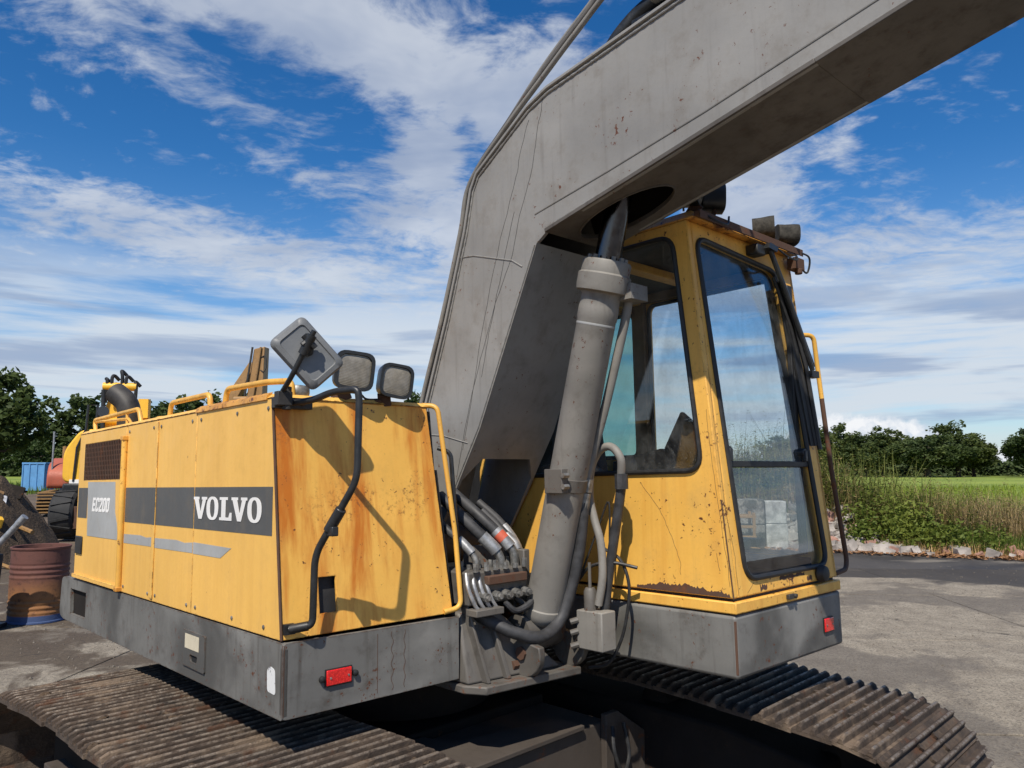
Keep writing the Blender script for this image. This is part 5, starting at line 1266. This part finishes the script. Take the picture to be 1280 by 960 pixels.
def build_left_yard():
    rnd = random.Random(21)
    hp = tag(heap('soil_heap', '', (-11.9, 15.6), 2.45, 3.0, 1.95, 'heap_soil', 4), 'dark brown soil and scrap heap at the left edge', 'soil heap')
    h2 = tag(heap('soil_bank', '', (-17.6, 23), 2.6, 4.0, 1.0, 'heap_soil', 9), 'low brown soil bank beside the tracks of the orange excavator', 'soil bank')
    # pieces of scrap lying on the heap
    def scrap(name, label, cat, mat, p, size, rot):
        g = G(); g.prism([(q.x, q.y) for q in rounded([(-size[0], -size[1]), (size[0], -size[1] * .8), (size[0] * .85, size[1]), (-size[0] * .9, size[1] * .9)], .03)], -size[2], size[2], XYZ)
        o = g.build(name, mat, bevel=.01); o.location = p; o.rotation_euler = rot; tag(o, label, cat)
    hz = lambda x, y: 1.95 * max(0, 1 - ((x + 11.9) / 2.45) ** 2 - ((y - 15.6) / 3.0) ** 2) ** .75
    scrap('scrap_sheet', 'pale bent metal sheet lying on top of the soil heap', 'scrap', 'scrap_pale', (-10.15, 15.3, hz(-10.15, 15.3) + .16), (.20, .13, .012), (.7, .35, .6))
    scrap('scrap_block', 'yellow scrap block on the side of the soil heap', 'scrap', 'far_yellow', (-9.90, 14.9, hz(-9.90, 14.9) + .10), (.15, .10, .09), (.3, .2, .7))
    scrap('scrap_plate', 'dark metal plate behind the pale sheet on the heap', 'scrap', 'under_steel', (-10.3, 15.9, hz(-10.3, 15.9) + .14), (.30, .16, .02), (.9, .3, .2))
    for i, (lb, x, y) in enumerate((('long brown stick nearest the rusty drum on the soil heap', -9.6, 13.9), ('brown stick lying below the yellow block on the soil heap', -9.5, 14.5), ('brown stick beside the pale sheet on the soil heap', -10.2, 14.9), ('brown stick at the right foot of the soil heap', -9.75, 15.3), ('brown stick high on the soil heap at the left edge', -10.4, 15.3))):
        g = G(); L = rnd.uniform(.4, .9); g.tube([(-L / 2, 0, 0), (0, rnd.uniform(-.1, .1), .06), (L / 2, 0, 0)], rnd.uniform(.02, .05), 7)
        o = g.build('scrap_stick', 'far_brown'); o.location = (x, y, hz(x, y) + .05); o.rotation_euler = (rnd.uniform(-.3, .3), rnd.uniform(.1, .5), rnd.uniform(-.8, .8))
        tag(o, lb, 'scrap', 'sticks on the soil heap')
    for i, (lb, x, y, m, k) in enumerate((('rusty scrap ring half buried in the soil heap', -9.9, 14.4, 'rust_edge', .16), ('grey scrap ring leaning near the top of the soil heap', -10.5, 15.0, 'grey_steel', .2))):
        g = G(); g.tube([(k * math.cos(t), k * math.sin(t), 0) for t in [j * math.pi / 9 for j in range(18)]], .03, 8, closed=True); o = g.build('scrap_ring', m); o.location = (x, y, hz(x, y) + .08); o.rotation_euler = (.9, .3, i); tag(o, lb, 'scrap')
    # leaning pipe and the dark plate it rests against
    g = G(); g.tube([(-6.72, 8.94, .06), (-5.60, 8.94, 1.31)], .035, 14); g.tube([(-5.66, 8.94, 1.243), (-5.585, 8.94, 1.327)], .041, 14)
    tag(g.build('steel_pipe', 'galvanised'), 'pale grey steel pipe propped against the black steel plate', 'pipe')
    b = thing('steel_plate', 'black steel plate cut off by the left edge, beside the rusty drum', 'steel plate', (-6.38, 9.02, .014), R_(2))
    g = G(); g.prism([(-.6, 0), (.40, 0), (.47, .45), (.50, .88), (-.6, .93)], -.03, .03, lambda u, v, a: Vector((u, a, v))); g.build('body', 'interior_dark', b, bevel=.006)
    for x in (-.3, .05, .34): g = G(); g.box(x, x + .045, -.055, -.031, .02, .86); g.build('rib', 'black_paint', b, bevel=.004)
    g = G(); g.box(-.6, .40, .031, .35, 0, .05); g.build('foot', 'black_paint', b)
    # blue skip container, far left
    c = thing('blue_container', 'blue steel skip container standing before the far trees', 'container', (-34.5, 57, 0), R_(-4)); c.scale = (.85, .85, 1)
    g = G(); g.box(-1.0, 1.0, -1.2, 1.2, .15, 2.05); g.build('body', 'blue_paint', c, bevel=.03)
    g = G(); g.box(-1.06, 1.06, -1.26, 1.26, 2.051, 2.18); g.build('rim', 'blue_paint', c, bevel=.02)
    for x in (-.95, -.35, .3, .95): g = G(); g.box(x - .05, x + .05, -1.27, -1.201, .15, 2.05); g.build('rib', 'blue_paint', c)
    for x in (-.8, .8): g = G(); g.box(x - .1, x + .1, -1.2, 1.2, 0, .149); g.build('skid', 'under_steel', c)


build_left_yard()


def build_far_machines():
    # orange crawler excavator
    e = thing('orange_excavator', 'faded red-orange crawler excavator parked behind the yellow one', 'excavator', (-18.0, 32.5, 0), R_(24))
    for s in (-1, 1):
        g = G(); pr = rounded([(-1.9, .05), (1.9, .05), (2.05, .45), (1.8, .85), (-1.8, .85), (-2.05, .45)], .25); g.prism([(p.x, p.y) for p in pr], s * 1.05 - .3, s * 1.05 + .3, YZ())
        tr = g.build('track', 'under_steel', e, bevel=.03)
        for i in range(14):
            y = -1.85 + i * .285; k = G(); k.box(s * 1.05 - .31, s * 1.05 + .31, y - .03, y + .03, .851, .895); k.build('track_shoe', 'far_brown', tr)
        for i in range(6):
            k = G(); k.box(s * 1.05 - .31, s * 1.05 + .31, -2.10, -2.051, .10 + i * .13, .15 + i * .13); k.build('track_shoe', 'far_brown', tr)
    g = G(); g.lathe([(.6, .7), (.6, 1.0)], 24); g.build('slew_ring', 'under_steel', e)
    g = G(); g.prism([(p.x, p.y) for p in rounded([(-1.3, 1.02), (1.9, 1.02), (2.1, 1.5), (1.9, 2.2), (.4, 2.25), (-.9, 2.0), (-1.3, 1.6)], .2)], -1.15, .35, YZ()); g.build('body', 'far_orange', e, bevel=.06)
    g = G(); g.prism([(p.x, p.y) for p in rounded([(-1.2, 1.03), (.3, 1.03), (.3, 2.7), (-.9, 2.7), (-1.2, 2.0)], .15)], .37, 1.2, YZ()); g.build('cab', 'black_paint', e, bevel=.04)
    g = G(); g.tube([(-.8, .9, 2.2), (-.8, .9, 2.75)], .09, 12); g.build('exhaust', 'far_brown', e)
    g = G(); g.tube([(-1.0, -1.1, 1.1), (-1.0, -1.1, 3.3)], .035, 8); g.build('pole', 'galvanised', e)
    # yellow wheeled excavator with a folded arm
    w = thing('wheeled_excavator', 'bright yellow wheeled excavator with big black tyres and folded arm', 'excavator', (-11.17, 22.2, 0), R_(12))
    for x in (-.95, 1.05):
        for y in (-1.30, 1.7):
            g = G(); Mx = Matrix.Translation((x, y, .64)) @ Matrix.Rotation(R_(90), 4, 'Y'); g.lathe([(.38, -.26), (.55, -.29), (.62, -.22), (.635, 0), (.62, .22), (.55, .29), (.38, .26)], 32, Mx)
            wh = g.build('wheel', 'tyre_rubber', w)
            for i in range(18):
                a = 2 * math.pi * i / 18; k = G(); k.box(-.24, .24, -.03, .03, .60, .655, Matrix.Translation((x, y, .64)) @ Matrix.Rotation(a, 4, 'X') @ Matrix.Rotation(R_(12 if i % 2 else -12), 4, 'Z')); k.build('tread_block', 'tyre_rubber', wh)
            k = G(); k.lathe([(.15, -.2), (.37, -.15), (.37, .15), (.15, .2)], 20, Mx); k.build('rim', 'far_yellow', wh)
    g = G(); g.box(-.60, .70, -1.2, 2.2, .60, 1.15); g.build('chassis', 'under_steel', w, bevel=.03)
    g = G(); g.box(-.66, .6, -1.79, -1.75, .28, .86); g.build('blade_plate', 'rust_edge', w, bevel=.01)
    g = G(); g.box(-1.1, 1.2, -1.4, 2.2, 1.16, 1.45); g.build('deck', 'black_paint', w, bevel=.05)
    g = G(); g.prism([(p.x, p.y) for p in rounded([(-1.15, 1.46), (1.25, 1.46), (1.25, 2.90), (-.75, 2.90), (-1.15, 2.3)], .22)], -1.3, 2.2, lambda u, v, a: Vector((u, a, v))); hb = g.build('body', 'far_yellow', w, bevel=.05)
    g = G(); g.box(-.95, .9, -1.33, -1.301, 1.44, 1.55); g.build('bumper', 'decal_white', hb)
    g = G(); g.tube([(-.85, -1.32, 1.5), (-.80, -1.34, 2.4), (-.60, -1.34, 2.9), (-.58, -1.34, 3.55), (-.35, -1.34, 3.55), (-.35, -1.34, 2.9)], .035, 8); g.build('mirror_frame', 'black_paint', w)
    g = G(); g.lathe([(.005, -.04), (.10, -.03), (.15, 0), (.15, .015)], 20, Matrix.Translation((-.20, -1.36, 3.38)) @ Matrix.Rotation(R_(90), 4, 'X')); g.build('round_mirror', 'chrome_dark', w)
    # its folded boom head seen above the hood
    bx = Vector((.3, .9, 0))
    g = G(); g.prism([(p.x, p.y) for p in rounded([(.30, 2.6), (.75, 2.6), (.95, 3.4), (.85, 4.30), (.55, 4.35), (.35, 3.6)], .06)], 1.2, 1.34, lambda u, v, a: Vector((u - .95, a - 1.0, v))); g.prism([(p.x, p.y) for p in rounded([(.30, 2.6), (.75, 2.6), (.95, 3.4), (.85, 4.30), (.55, 4.35), (.35, 3.6)], .06)], 1.6, 1.74, lambda u, v, a: Vector((u - .95, a - 1.0, v)))
    bo = g.build('boom_head', 'far_yellow', w, bevel=.02)
    g = G(); g.cyl((-.65, .1, 4.2), (.25, .1, 4.2), .12, 16); g.build('pivot_pin', 'far_yellow', bo)
    g = G(); g.cyl((-.6, .15, 3.2), (.70, .15, 3.2), .09, 16); g.build('pivot_pin', 'far_yellow', bo)
    g = G(); g.tube([(.47, .2, 2.5), (.47, .2, 3.6)], .10, 12); g.box(.33, .60, .0, .3, 3.3, 3.85); g.build('stay', 'far_yellow', bo)
    for i, (x, z0, z1) in enumerate(((-.58, 4.25, 4.42), (-.38, 4.2, 4.52), (-.18, 4.2, 4.66), (.0, 4.2, 4.50), (.20, 3.9, 4.35))):
        g = G(); g.tube(smooth_path([(x, .1, z0 - .5), (x + .04 * (-1) ** i, .05, (z0 + z1) / 2), (x, .1, z1), (x + .12, .2, z1 - .12)]), .05, 8); g.build('hose', 'black_rubber', bo)
    for x in (-.58, -.10): g = G(); g.tube([(x, .05, 2.6), (x - .05, .05, 4.1)], .06, 10); g.build('ram', 'black_paint', bo)
    # upright brown arm of another machine behind the hood
    a = thing('digger_arm', 'brown upright digger arm with cables rising behind the hood rails', 'machine arm', (-8.6, 25.0, 0), R_(-6))
    g = G(); g.hexa([Vector((-.45, -.25, 0)), Vector((.5, -.25, 0)), Vector((.5, .25, 0)), Vector((-.45, .25, 0))], [Vector((.22, -.2, 5.70)), Vector((.58, -.2, 5.78)), Vector((.58, .2, 5.78)), Vector((.22, .2, 5.70))]); g.build('stick', 'far_brown', a, bevel=.03)
    g = G(); g.hexa([Vector((-1.5, -.15, 3.0)), Vector((-.9, -.15, 3.0)), Vector((-.9, .15, 3.0)), Vector((-1.5, .15, 3.0))], [Vector((.05, -.12, 5.3)), Vector((.25, -.12, 5.2)), Vector((.25, .12, 5.2)), Vector((.05, .12, 5.3))]); g.build('link', 'far_brown', a, bevel=.02)
    for i, x in enumerate((.02, .30)):
        g = G(); g.tube([(x - .3, -.30, 2.0), (x + .10, -.27, 5.0), (x + .18, -.25, 5.75)], .035, 8); g.build('cable', 'far_brown' if i % 2 else 'exhaust_black', a)
    g = G(); g.tube(smooth_path([(.45, -.2, 5.4), (.62, -.22, 5.45), (.68, -.22, 5.15), (.60, -.22, 4.95), (.47, -.2, 5.0)]), .02, 6); g.build('loop', 'exhaust_black', a)
    g = G(); g.cyl((-.3, -.35, 4.05), (.2, -.35, 4.05), .09, 12); g.build('pin', 'far_brown', a)


build_far_machines()


# ------------------------------------------------------------------ vegetation
def crown_mesh(name, rx, rz, n_clump, per, leaf, seed, mat, base=0.0):
    rnd = random.Random(seed); vs, fs = [], []
    for c in range(n_clump):
        # clump centres spread over an uneven ellipsoid
        while True:
            p = Vector((rnd.uniform(-1, 1), rnd.uniform(-1, 1), rnd.uniform(-.85, 1)))
            q = p.length
            if .35 < q < 1 and rnd.random() < .35 + q * .65: break
        k = 1 + .33 * noise.noise(Vector((p.x * 1.7 + seed, p.y * 1.7, p.z * 1.7)))
        cpt = Vector((p.x * rx * k, p.y * rx * k, base + (p.z + .9) * rz * k)); cr = rnd.uniform(.14, .27) * rx
        for _ in range(per):
            d = Vector((rnd.gauss(0, 1), rnd.gauss(0, 1), rnd.gauss(0, .8))); d *= cr * rnd.random() ** .5 / max(.2, d.length)
            o = cpt + d; s = leaf * rnd.uniform(.6, 1.3)
            u = Vector((rnd.gauss(0, 1), rnd.gauss(0, 1), rnd.gauss(0, .6))).normalized(); v = u.cross(Vector((rnd.gauss(0, 1), rnd.gauss(0, 1), rnd.gauss(0, 1)))).normalized()
            b = len(vs); vs += [o - u * s, o - v * s * .55, o + u * s, o + v * s * .55]; fs.append((b, b + 1, b + 2, b + 3))
    me = bpy.data.meshes.new(name); me.from_pydata(vs, [], fs); me.update(); me.materials.append(MATS[mat]); return me


def trunk_mesh(h, r, seed, spread):
    rnd = random.Random(seed); g = G()
    top = Vector((rnd.uniform(-.2, .2), rnd.uniform(-.2, .2), h))
    g.tube(smooth_path([(0, 0, -.2), (.04 * h * rnd.uniform(-1, 1) * .5, 0, h * .35), tuple(top * .7), tuple(top)], 4), [r * (1.25 - .95 * i / 12) for i in range(13)], 8)
    for i in range(7):
        z = h * rnd.uniform(.38, .85); a = rnd.uniform(0, 6.28); L = spread * rnd.uniform(.5, .95)
        s = Vector((0, 0, z)); e = s + Vector((math.cos(a) * L, math.sin(a) * L, h * rnd.uniform(.08, .28)))
        g.tube([s, s.lerp(e, .5) + Vector((0, 0, -.04 * h)), e], [r * .45, r * .3, r * .1], 6)
    o = g.build('trunk', 'bark'); me = o.data; bpy.data.objects.remove(o); return me


def build_trees():
    far_c = [crown_mesh('crown', 4.3, 3.6, 120, 70, .27, s, 'leaf_far', 2.3) for s in (1, 2, 3, 4)]
    far_t = [trunk_mesh(7.5, .28, s, 3) for s in (1, 2)]
    rnd = random.Random(5)
    xs = [51.5, 56, 60.5, 65.5, 69.5, 74, 79, 83, 87.5, 92.5, 96.5, 100.5, 103.7, 107, 110, 113.5]
    ordn = ['first', 'second', 'third', 'fourth', 'fifth', 'sixth', 'seventh', 'eighth', 'ninth', 'tenth', 'eleventh', 'twelfth', 'thirteenth', 'fourteenth', 'fifteenth', 'sixteenth']
    for i, x in enumerate(xs):
        t = thing('field_tree', f'{ordn[i]} tree from the left in the row across the field', 'tree', (x * 1.0, 142 + rnd.uniform(-6, 6), 0), rnd.uniform(0, 6.2), 'row of trees across the field')
        s = rnd.uniform(.80, 1.08); t.scale = (s * rnd.uniform(1.15, 1.4), s * rnd.uniform(1.1, 1.3), s * .90 * (1.2 if i in (2, 11) else (.86 if i in (0, 5, 8) else 1.0)))
        for nm, me in (('crown', far_c[i % 4]), ('trunk', far_t[i % 2])):
            o = bpy.data.objects.new(nm, me); COL.objects.link(o); o.parent = t
    # far hedge line reading as one mass
    vs, fs = [], []; r2 = random.Random(9)
    for _ in range(22000):
        x = r2.uniform(30, 150); z = r2.random() ** 1.3 * (3.0 + 1.2 * noise.noise(Vector((x * .12, 0, 0)))); o = Vector((x, 160 + r2.uniform(-3, 3), z)); s = r2.uniform(.3, .7)
        u = Vector((r2.gauss(0, 1), r2.gauss(0, 1), r2.gauss(0, 1))).normalized(); v = u.orthogonal().normalized(); b = len(vs)
        vs += [o - u * s, o - v * s * .6, o + u * s, o + v * s * .6]; fs.append((b, b + 1, b + 2, b + 3))
    for _ in range(12000):
        x = r2.uniform(-130, -40); z = r2.random() ** 1.2 * (6.0 + 2.5 * noise.noise(Vector((x * .1, 3, 0)))); o = Vector((x, 150 + r2.uniform(-4, 4), z)); s = r2.uniform(.4, .9)
        u = Vector((r2.gauss(0, 1), r2.gauss(0, 1), r2.gauss(0, 1))).normalized(); v = u.orthogonal().normalized(); b = len(vs)
        vs += [o - u * s, o - v * s * .6, o + u * s, o + v * s * .6]; fs.append((b, b + 1, b + 2, b + 3))
    tag(raw_mesh('far_hedge', vs, fs, 'leaf_far'), 'dark hedges along the far side of the fields', 'hedge', kind='stuff')
    # left side trees
    oak_c = [crown_mesh('crown', 3.3, 3.4, 95, 60, .26, s, 'leaf_oak', 2.3) for s in (11, 12, 13)]
    oak_t = [trunk_mesh(6.5, .3, s, 2.6) for s in (5, 6)]
    spots = [(-41.5, 62, 1.08, 'tall loose oak tree at the left edge of the picture', 0), (-40.0, 72, .97, 'round dense oak tree second from the left edge behind the blue container', 1), (-36.6, 70, .80, 'oak tree behind the mirror pole of the yellow wheeled excavator', 2), (-33.0, 72, .86, 'oak tree behind the folded yellow arm', 0),
             (-27.6, 66, .90, 'oak tree seen over the hood, left of the middle roof rail', 1), (-24.4, 67, .93, 'oak tree seen over the hood behind the middle roof rail', 2), (-30.2, 69, .74, 'low oak tree between the yellow arm and the roof rails', 1)]
    for x, y, s, lb, k in spots:
        t = thing('oak_tree', lb, 'tree', (x, y, 0), k * 1.7 + x, 'oak trees behind the yard'); t.scale = (s, s, s)
        for nm, me in (('crown', oak_c[k]), ('trunk', oak_t[k % 2])):
            o = bpy.data.objects.new(nm, me); COL.objects.link(o); o.parent = t
    t = thing('small_tree', 'low tree top showing between the work lamps and the boom', 'tree', (-6.4, 55, 0), 1.0); t.scale = (.82, .82, .80)
    for nm, me in (('crown', oak_c[1]), ('trunk', oak_t[0])):
        o = bpy.data.objects.new(nm, me); COL.objects.link(o); o.parent = t
    t = thing('distant_tree', 'small distant tree by the field at the left edge', 'tree', (-60, 98, 0), 2.0); t.scale = (.8, .8, .62)
    for nm, me in (('crown', oak_c[2]), ('trunk', oak_t[1])):
        o = bpy.data.objects.new(nm, me); COL.objects.link(o); o.parent = t


build_trees()


def edge_y(x): return 21.0 - .475 * x


def build_weeds():
    rnd = random.Random(31)
    def blades(n, region, hfn, w, mat, name, label, cat, lean=.35, leafy=0):
        vs, fs = [], []
        for _ in range(n):
            x, y = region(); h = hfn(x, y)
            if h <= .03: continue
            a = rnd.uniform(0, 6.28); l = rnd.uniform(0, lean) * h; z0 = mound(x, y)
            d = Vector((math.cos(a), math.sin(a), 0)); s = Vector((-d.y, d.x, 0)) * w * rnd.uniform(.6, 1.4)
            p0 = Vector((x, y, z0)); p1 = p0 + d * l * .35 + Vector((0, 0, h * .55)); p2 = p0 + d * l + Vector((0, 0, h)); b = len(vs)
            vs += [p0 - s, p0 + s, p1 + s * .8, p1 - s * .8, p2]; fs += [(b, b + 1, b + 2, b + 3), (b + 3, b + 2, b + 4)]
            for k in range(leafy):
                t = rnd.uniform(.25, 1); o = p0.lerp(p2, t); e = rnd.uniform(0, 6.28); ls = rnd.uniform(.035, .085)
                u = Vector((math.cos(e), math.sin(e), rnd.uniform(-.3, .5))) * ls; v = Vector((-math.sin(e), math.cos(e), rnd.uniform(-.3, .3))) * ls * .38; b = len(vs)
                vs += [o, o + u * .5 + v, o + u, o + u * .5 - v]; fs.append((b, b + 1, b + 2, b + 3))
        return tag(raw_mesh(name, vs, fs, mat), label, cat, kind='stuff')
    nz = lambda x, y, k, o: noise.noise(Vector((x * k, y * k, o)))
    # weeds on the bank: green stalks, thinner towards the right
    blades(5200, lambda: (lambda x: (x, edge_y(x) + rnd.uniform(1.3, 6.0)))(rnd.uniform(4.5, 19)), lambda x, y: max(0, (.95 + .55 * nz(x, y, .7, 0) + (.45 if x < 9.6 else .0)) * rnd.uniform(.5, 1.35)), .010, 'weed_green', 'tall_weeds', 'tall green weeds beyond the edge of the asphalt', 'weeds', .75, 13)
    blades(1700, lambda: (lambda x: (x, edge_y(x) + rnd.uniform(1.0, 3.8)))(rnd.uniform(4.5, 13)), lambda x, y: max(0, (1.05 + .4 * nz(x, y, 1.1, 7)) * rnd.uniform(.5, 1.35)), .008, 'weed_tan', 'seeding_weeds', 'brownish seeding weeds on the bank right of the cab', 'weeds', .8, 5)
    # leafy bushes: clumps of leaves
    vs, fs = [], []
    def clump(c, r, h, n, ls):
        for _ in range(n):
            d = Vector((rnd.gauss(0, 1), rnd.gauss(0, 1), rnd.gauss(0, 1))); d.normalize(); q = rnd.random() ** .45
            p = Vector((c[0] + d.x * r * q, c[1] + d.y * r * q, c[2] + h * .5 + d.z * h * .55 * q)); s = ls * rnd.uniform(.6, 1.4)
            u = Vector((rnd.gauss(0, 1), rnd.gauss(0, 1), rnd.gauss(0, .7))).normalized() * s; v = u.cross(Vector((rnd.gauss(0, 1), rnd.gauss(0, 1), rnd.gauss(0, 1)))).normalized() * s * .42; b = len(vs)
            vs.extend([p - u, p - v, p + u, p + v]); fs.append((b, b + 1, b + 2, b + 3))
    for i in range(92):
        x = rnd.gauss(9.15, .6) if i < 30 else (rnd.gauss(7.0, 1.7) if i < 72 else rnd.uniform(9.5, 14)); y = edge_y(x) + (rnd.uniform(.35, 1.4) if i < 30 else rnd.uniform(1.7, 3.8)); k = rnd.uniform(.6, 1.3)
        clump((x, y, max(0, mound(x, y)) - .05), .38 * k, .85 * k, int(230 * k), .055)
    tag(raw_mesh('leafy_bushes', vs, fs, 'weed_bush'), 'leafy green bushes on the rubble bank right of the cab', 'bushes', kind='stuff')
    blades(15000, lambda: (lambda x: (x, edge_y(x) + rnd.uniform(1.0, 3.4)))(rnd.uniform(10.2, 19)), lambda x, y: max(0, (.98 + .42 * nz(x, y, 1.2, 4)) * rnd.uniform(.5, 1.15)), .0055, 'grass_dry', 'dry_grass', 'straw-coloured dry grass right of the green weeds', 'grass', .9)
    blades(16000, lambda: (lambda x: (x, edge_y(x) + rnd.uniform(.3, 1.45)))(rnd.uniform(9.9, 19)), lambda x, y: rnd.uniform(.18, .60) * (1 + .5 * nz(x, y, 2, 2)), .0055, 'grass_short', 'green_grass', 'fresh green grass along the asphalt at the right edge', 'grass', .8)
    blades(7000, lambda: (lambda x: (x, edge_y(x) + abs(rnd.gauss(0, .9)) + .15))(rnd.uniform(8.3, 19)), lambda x, y: rnd.uniform(.08, .34), .006, 'grass_dry', 'verge_grass', 'short dry verge grass at the foot of the weeds', 'grass', .9)
    blades(16000, lambda: (lambda y: (rnd.uniform(.25, .95) * y, y))(rnd.uniform(21, 70)), lambda x, y: rnd.uniform(.15, .5), .02, 'field_leaf', 'crop_edge', 'bright green crop leaves at the near edge of the field', 'crop', .8)
    # left verge in front of the field
    blades(5000, lambda: (rnd.uniform(-60, -30), rnd.uniform(52, 75)), lambda x, y: rnd.uniform(.2, .7), .03, 'grass_short', 'meadow_grass', 'green meadow grass at the far left beyond the soil heap', 'grass', .4)


def mound(x, y):
    """height of the soil bank the weeds grow on"""
    d = y - edge_y(x)
    k = max(0, min(1, (d - .2) / 2.2)); k = k * k * (3 - 2 * k)
    g = math.exp(-((x - 6.7) / 2.1) ** 2)
    back = 1 - max(0, min(1, (d - 3.2) / 3))
    return k * back * (.12 + 1.20 * g) + .04 * noise.noise(Vector((x * 2, y * 2, 0)))


def build_mound():
    vs, fs = [], []; nx, ny = 100, 34
    for j in range(ny):
        for i in range(nx):
            x = 1.5 + i * .18; d = -.25 + j * .23; y = edge_y(x) + d
            vs.append((x, y, mound(x, y) + .005 if j else -.03))
    for j in range(ny - 1):
        for i in range(nx - 1): fs.append((j * nx + i, j * nx + i + 1, (j + 1) * nx + i + 1, (j + 1) * nx + i))
    o = raw_mesh('verge_bank', vs, fs, 'soil')
    for p in o.data.polygons: p.use_smooth = True
    tag(o, kind='structure')
    # rubble: broken bricks and lumps spilled down the bank
    rb = thing('rubble_heap', 'heap of broken pink bricks and pale lumps at the foot of the weeds', 'rubble', (7.0, 17.6, 0))
    rnd = random.Random(17); protos = []
    for k in range(6):
        g = G(); a, b, c = rnd.uniform(.07, .13), rnd.uniform(.05, .08), rnd.uniform(.03, .055)
        j = lambda: rnd.uniform(.65, 1.1)
        g.hexa([Vector((-a * j(), -b * j(), -c)), Vector((a * j(), -b * j(), -c * j())), Vector((a * j(), b * j(), -c)), Vector((-a * j(), b * j(), -c * j()))], [Vector((-a * j(), -b * j(), c)), Vector((a * j(), -b * j(), c * j())), Vector((a * j(), b * j(), c)), Vector((-a * j(), b * j(), c * j()))])
        o = g.build('brick', 'rubble_pale' if k % 3 else 'brick_red', smooth=False); protos.append(o.data); bpy.data.objects.remove(o)
    for i in range(250):
        x = rnd.gauss(7.3, .62) if i < 215 else rnd.uniform(8, 15); d = abs(rnd.gauss(.3, .75)) - .05 if i < 215 else rnd.uniform(.0, .6); y = edge_y(x) + d
        o = bpy.data.objects.new('brick', protos[rnd.randrange(6)]); COL.objects.link(o); o.parent = rb
        s = rnd.uniform(.8, 2.1); o.scale = (s, s, s)
        o.location = Vector((x, y, max(0, mound(x, y)) + .035 * s)) - rb.location; o.rotation_euler = (rnd.uniform(-.5, .5), rnd.uniform(-.5, .5), rnd.uniform(0, 6.2))
    # old concrete blocks, seen through the cab
    bl = thing('concrete_wall', 'row of old mossy concrete blocks seen through the windscreen', 'wall', (5.6, 18.3, 0), R_(-14))
    for k, (x0, x1, z0, z1) in enumerate(((-1.35, -.52, 0, .58), (-.50, .30, 0, .56), (.32, .80, 0, .58), (-1.30, -.45, .585, 1.12), (-.43, .30, .57, 1.14), (.32, .78, .585, 1.10))):
        g = G(); g.box(x0, x1, -.3 + .02 * (k % 3), .3, z0, z1); g.build('block', 'pale_concrete' if k in (2, 5) else 'old_concrete', bl, bevel=.02)
    pb = thing('scrap_rack', 'rusty scrap rack lying before the concrete blocks, seen through the windscreen', 'scrap', (5.0, 17.3, 0), R_(-8))
    for i in range(4): g = G(); g.box(-.75, .35, -.35, .25, .12 + i * .22, .18 + i * .22); g.build('shelf', 'far_brown', pb, bevel=.01)
    for x in (-.7, .3): g = G(); g.box(x - .03, x + .03, -.36, -.30, 0, .9); g.box(x - .03, x + .03, .2, .26, 0, .9); g.build('post', 'far_brown', pb)


build_mound()
build_weeds()
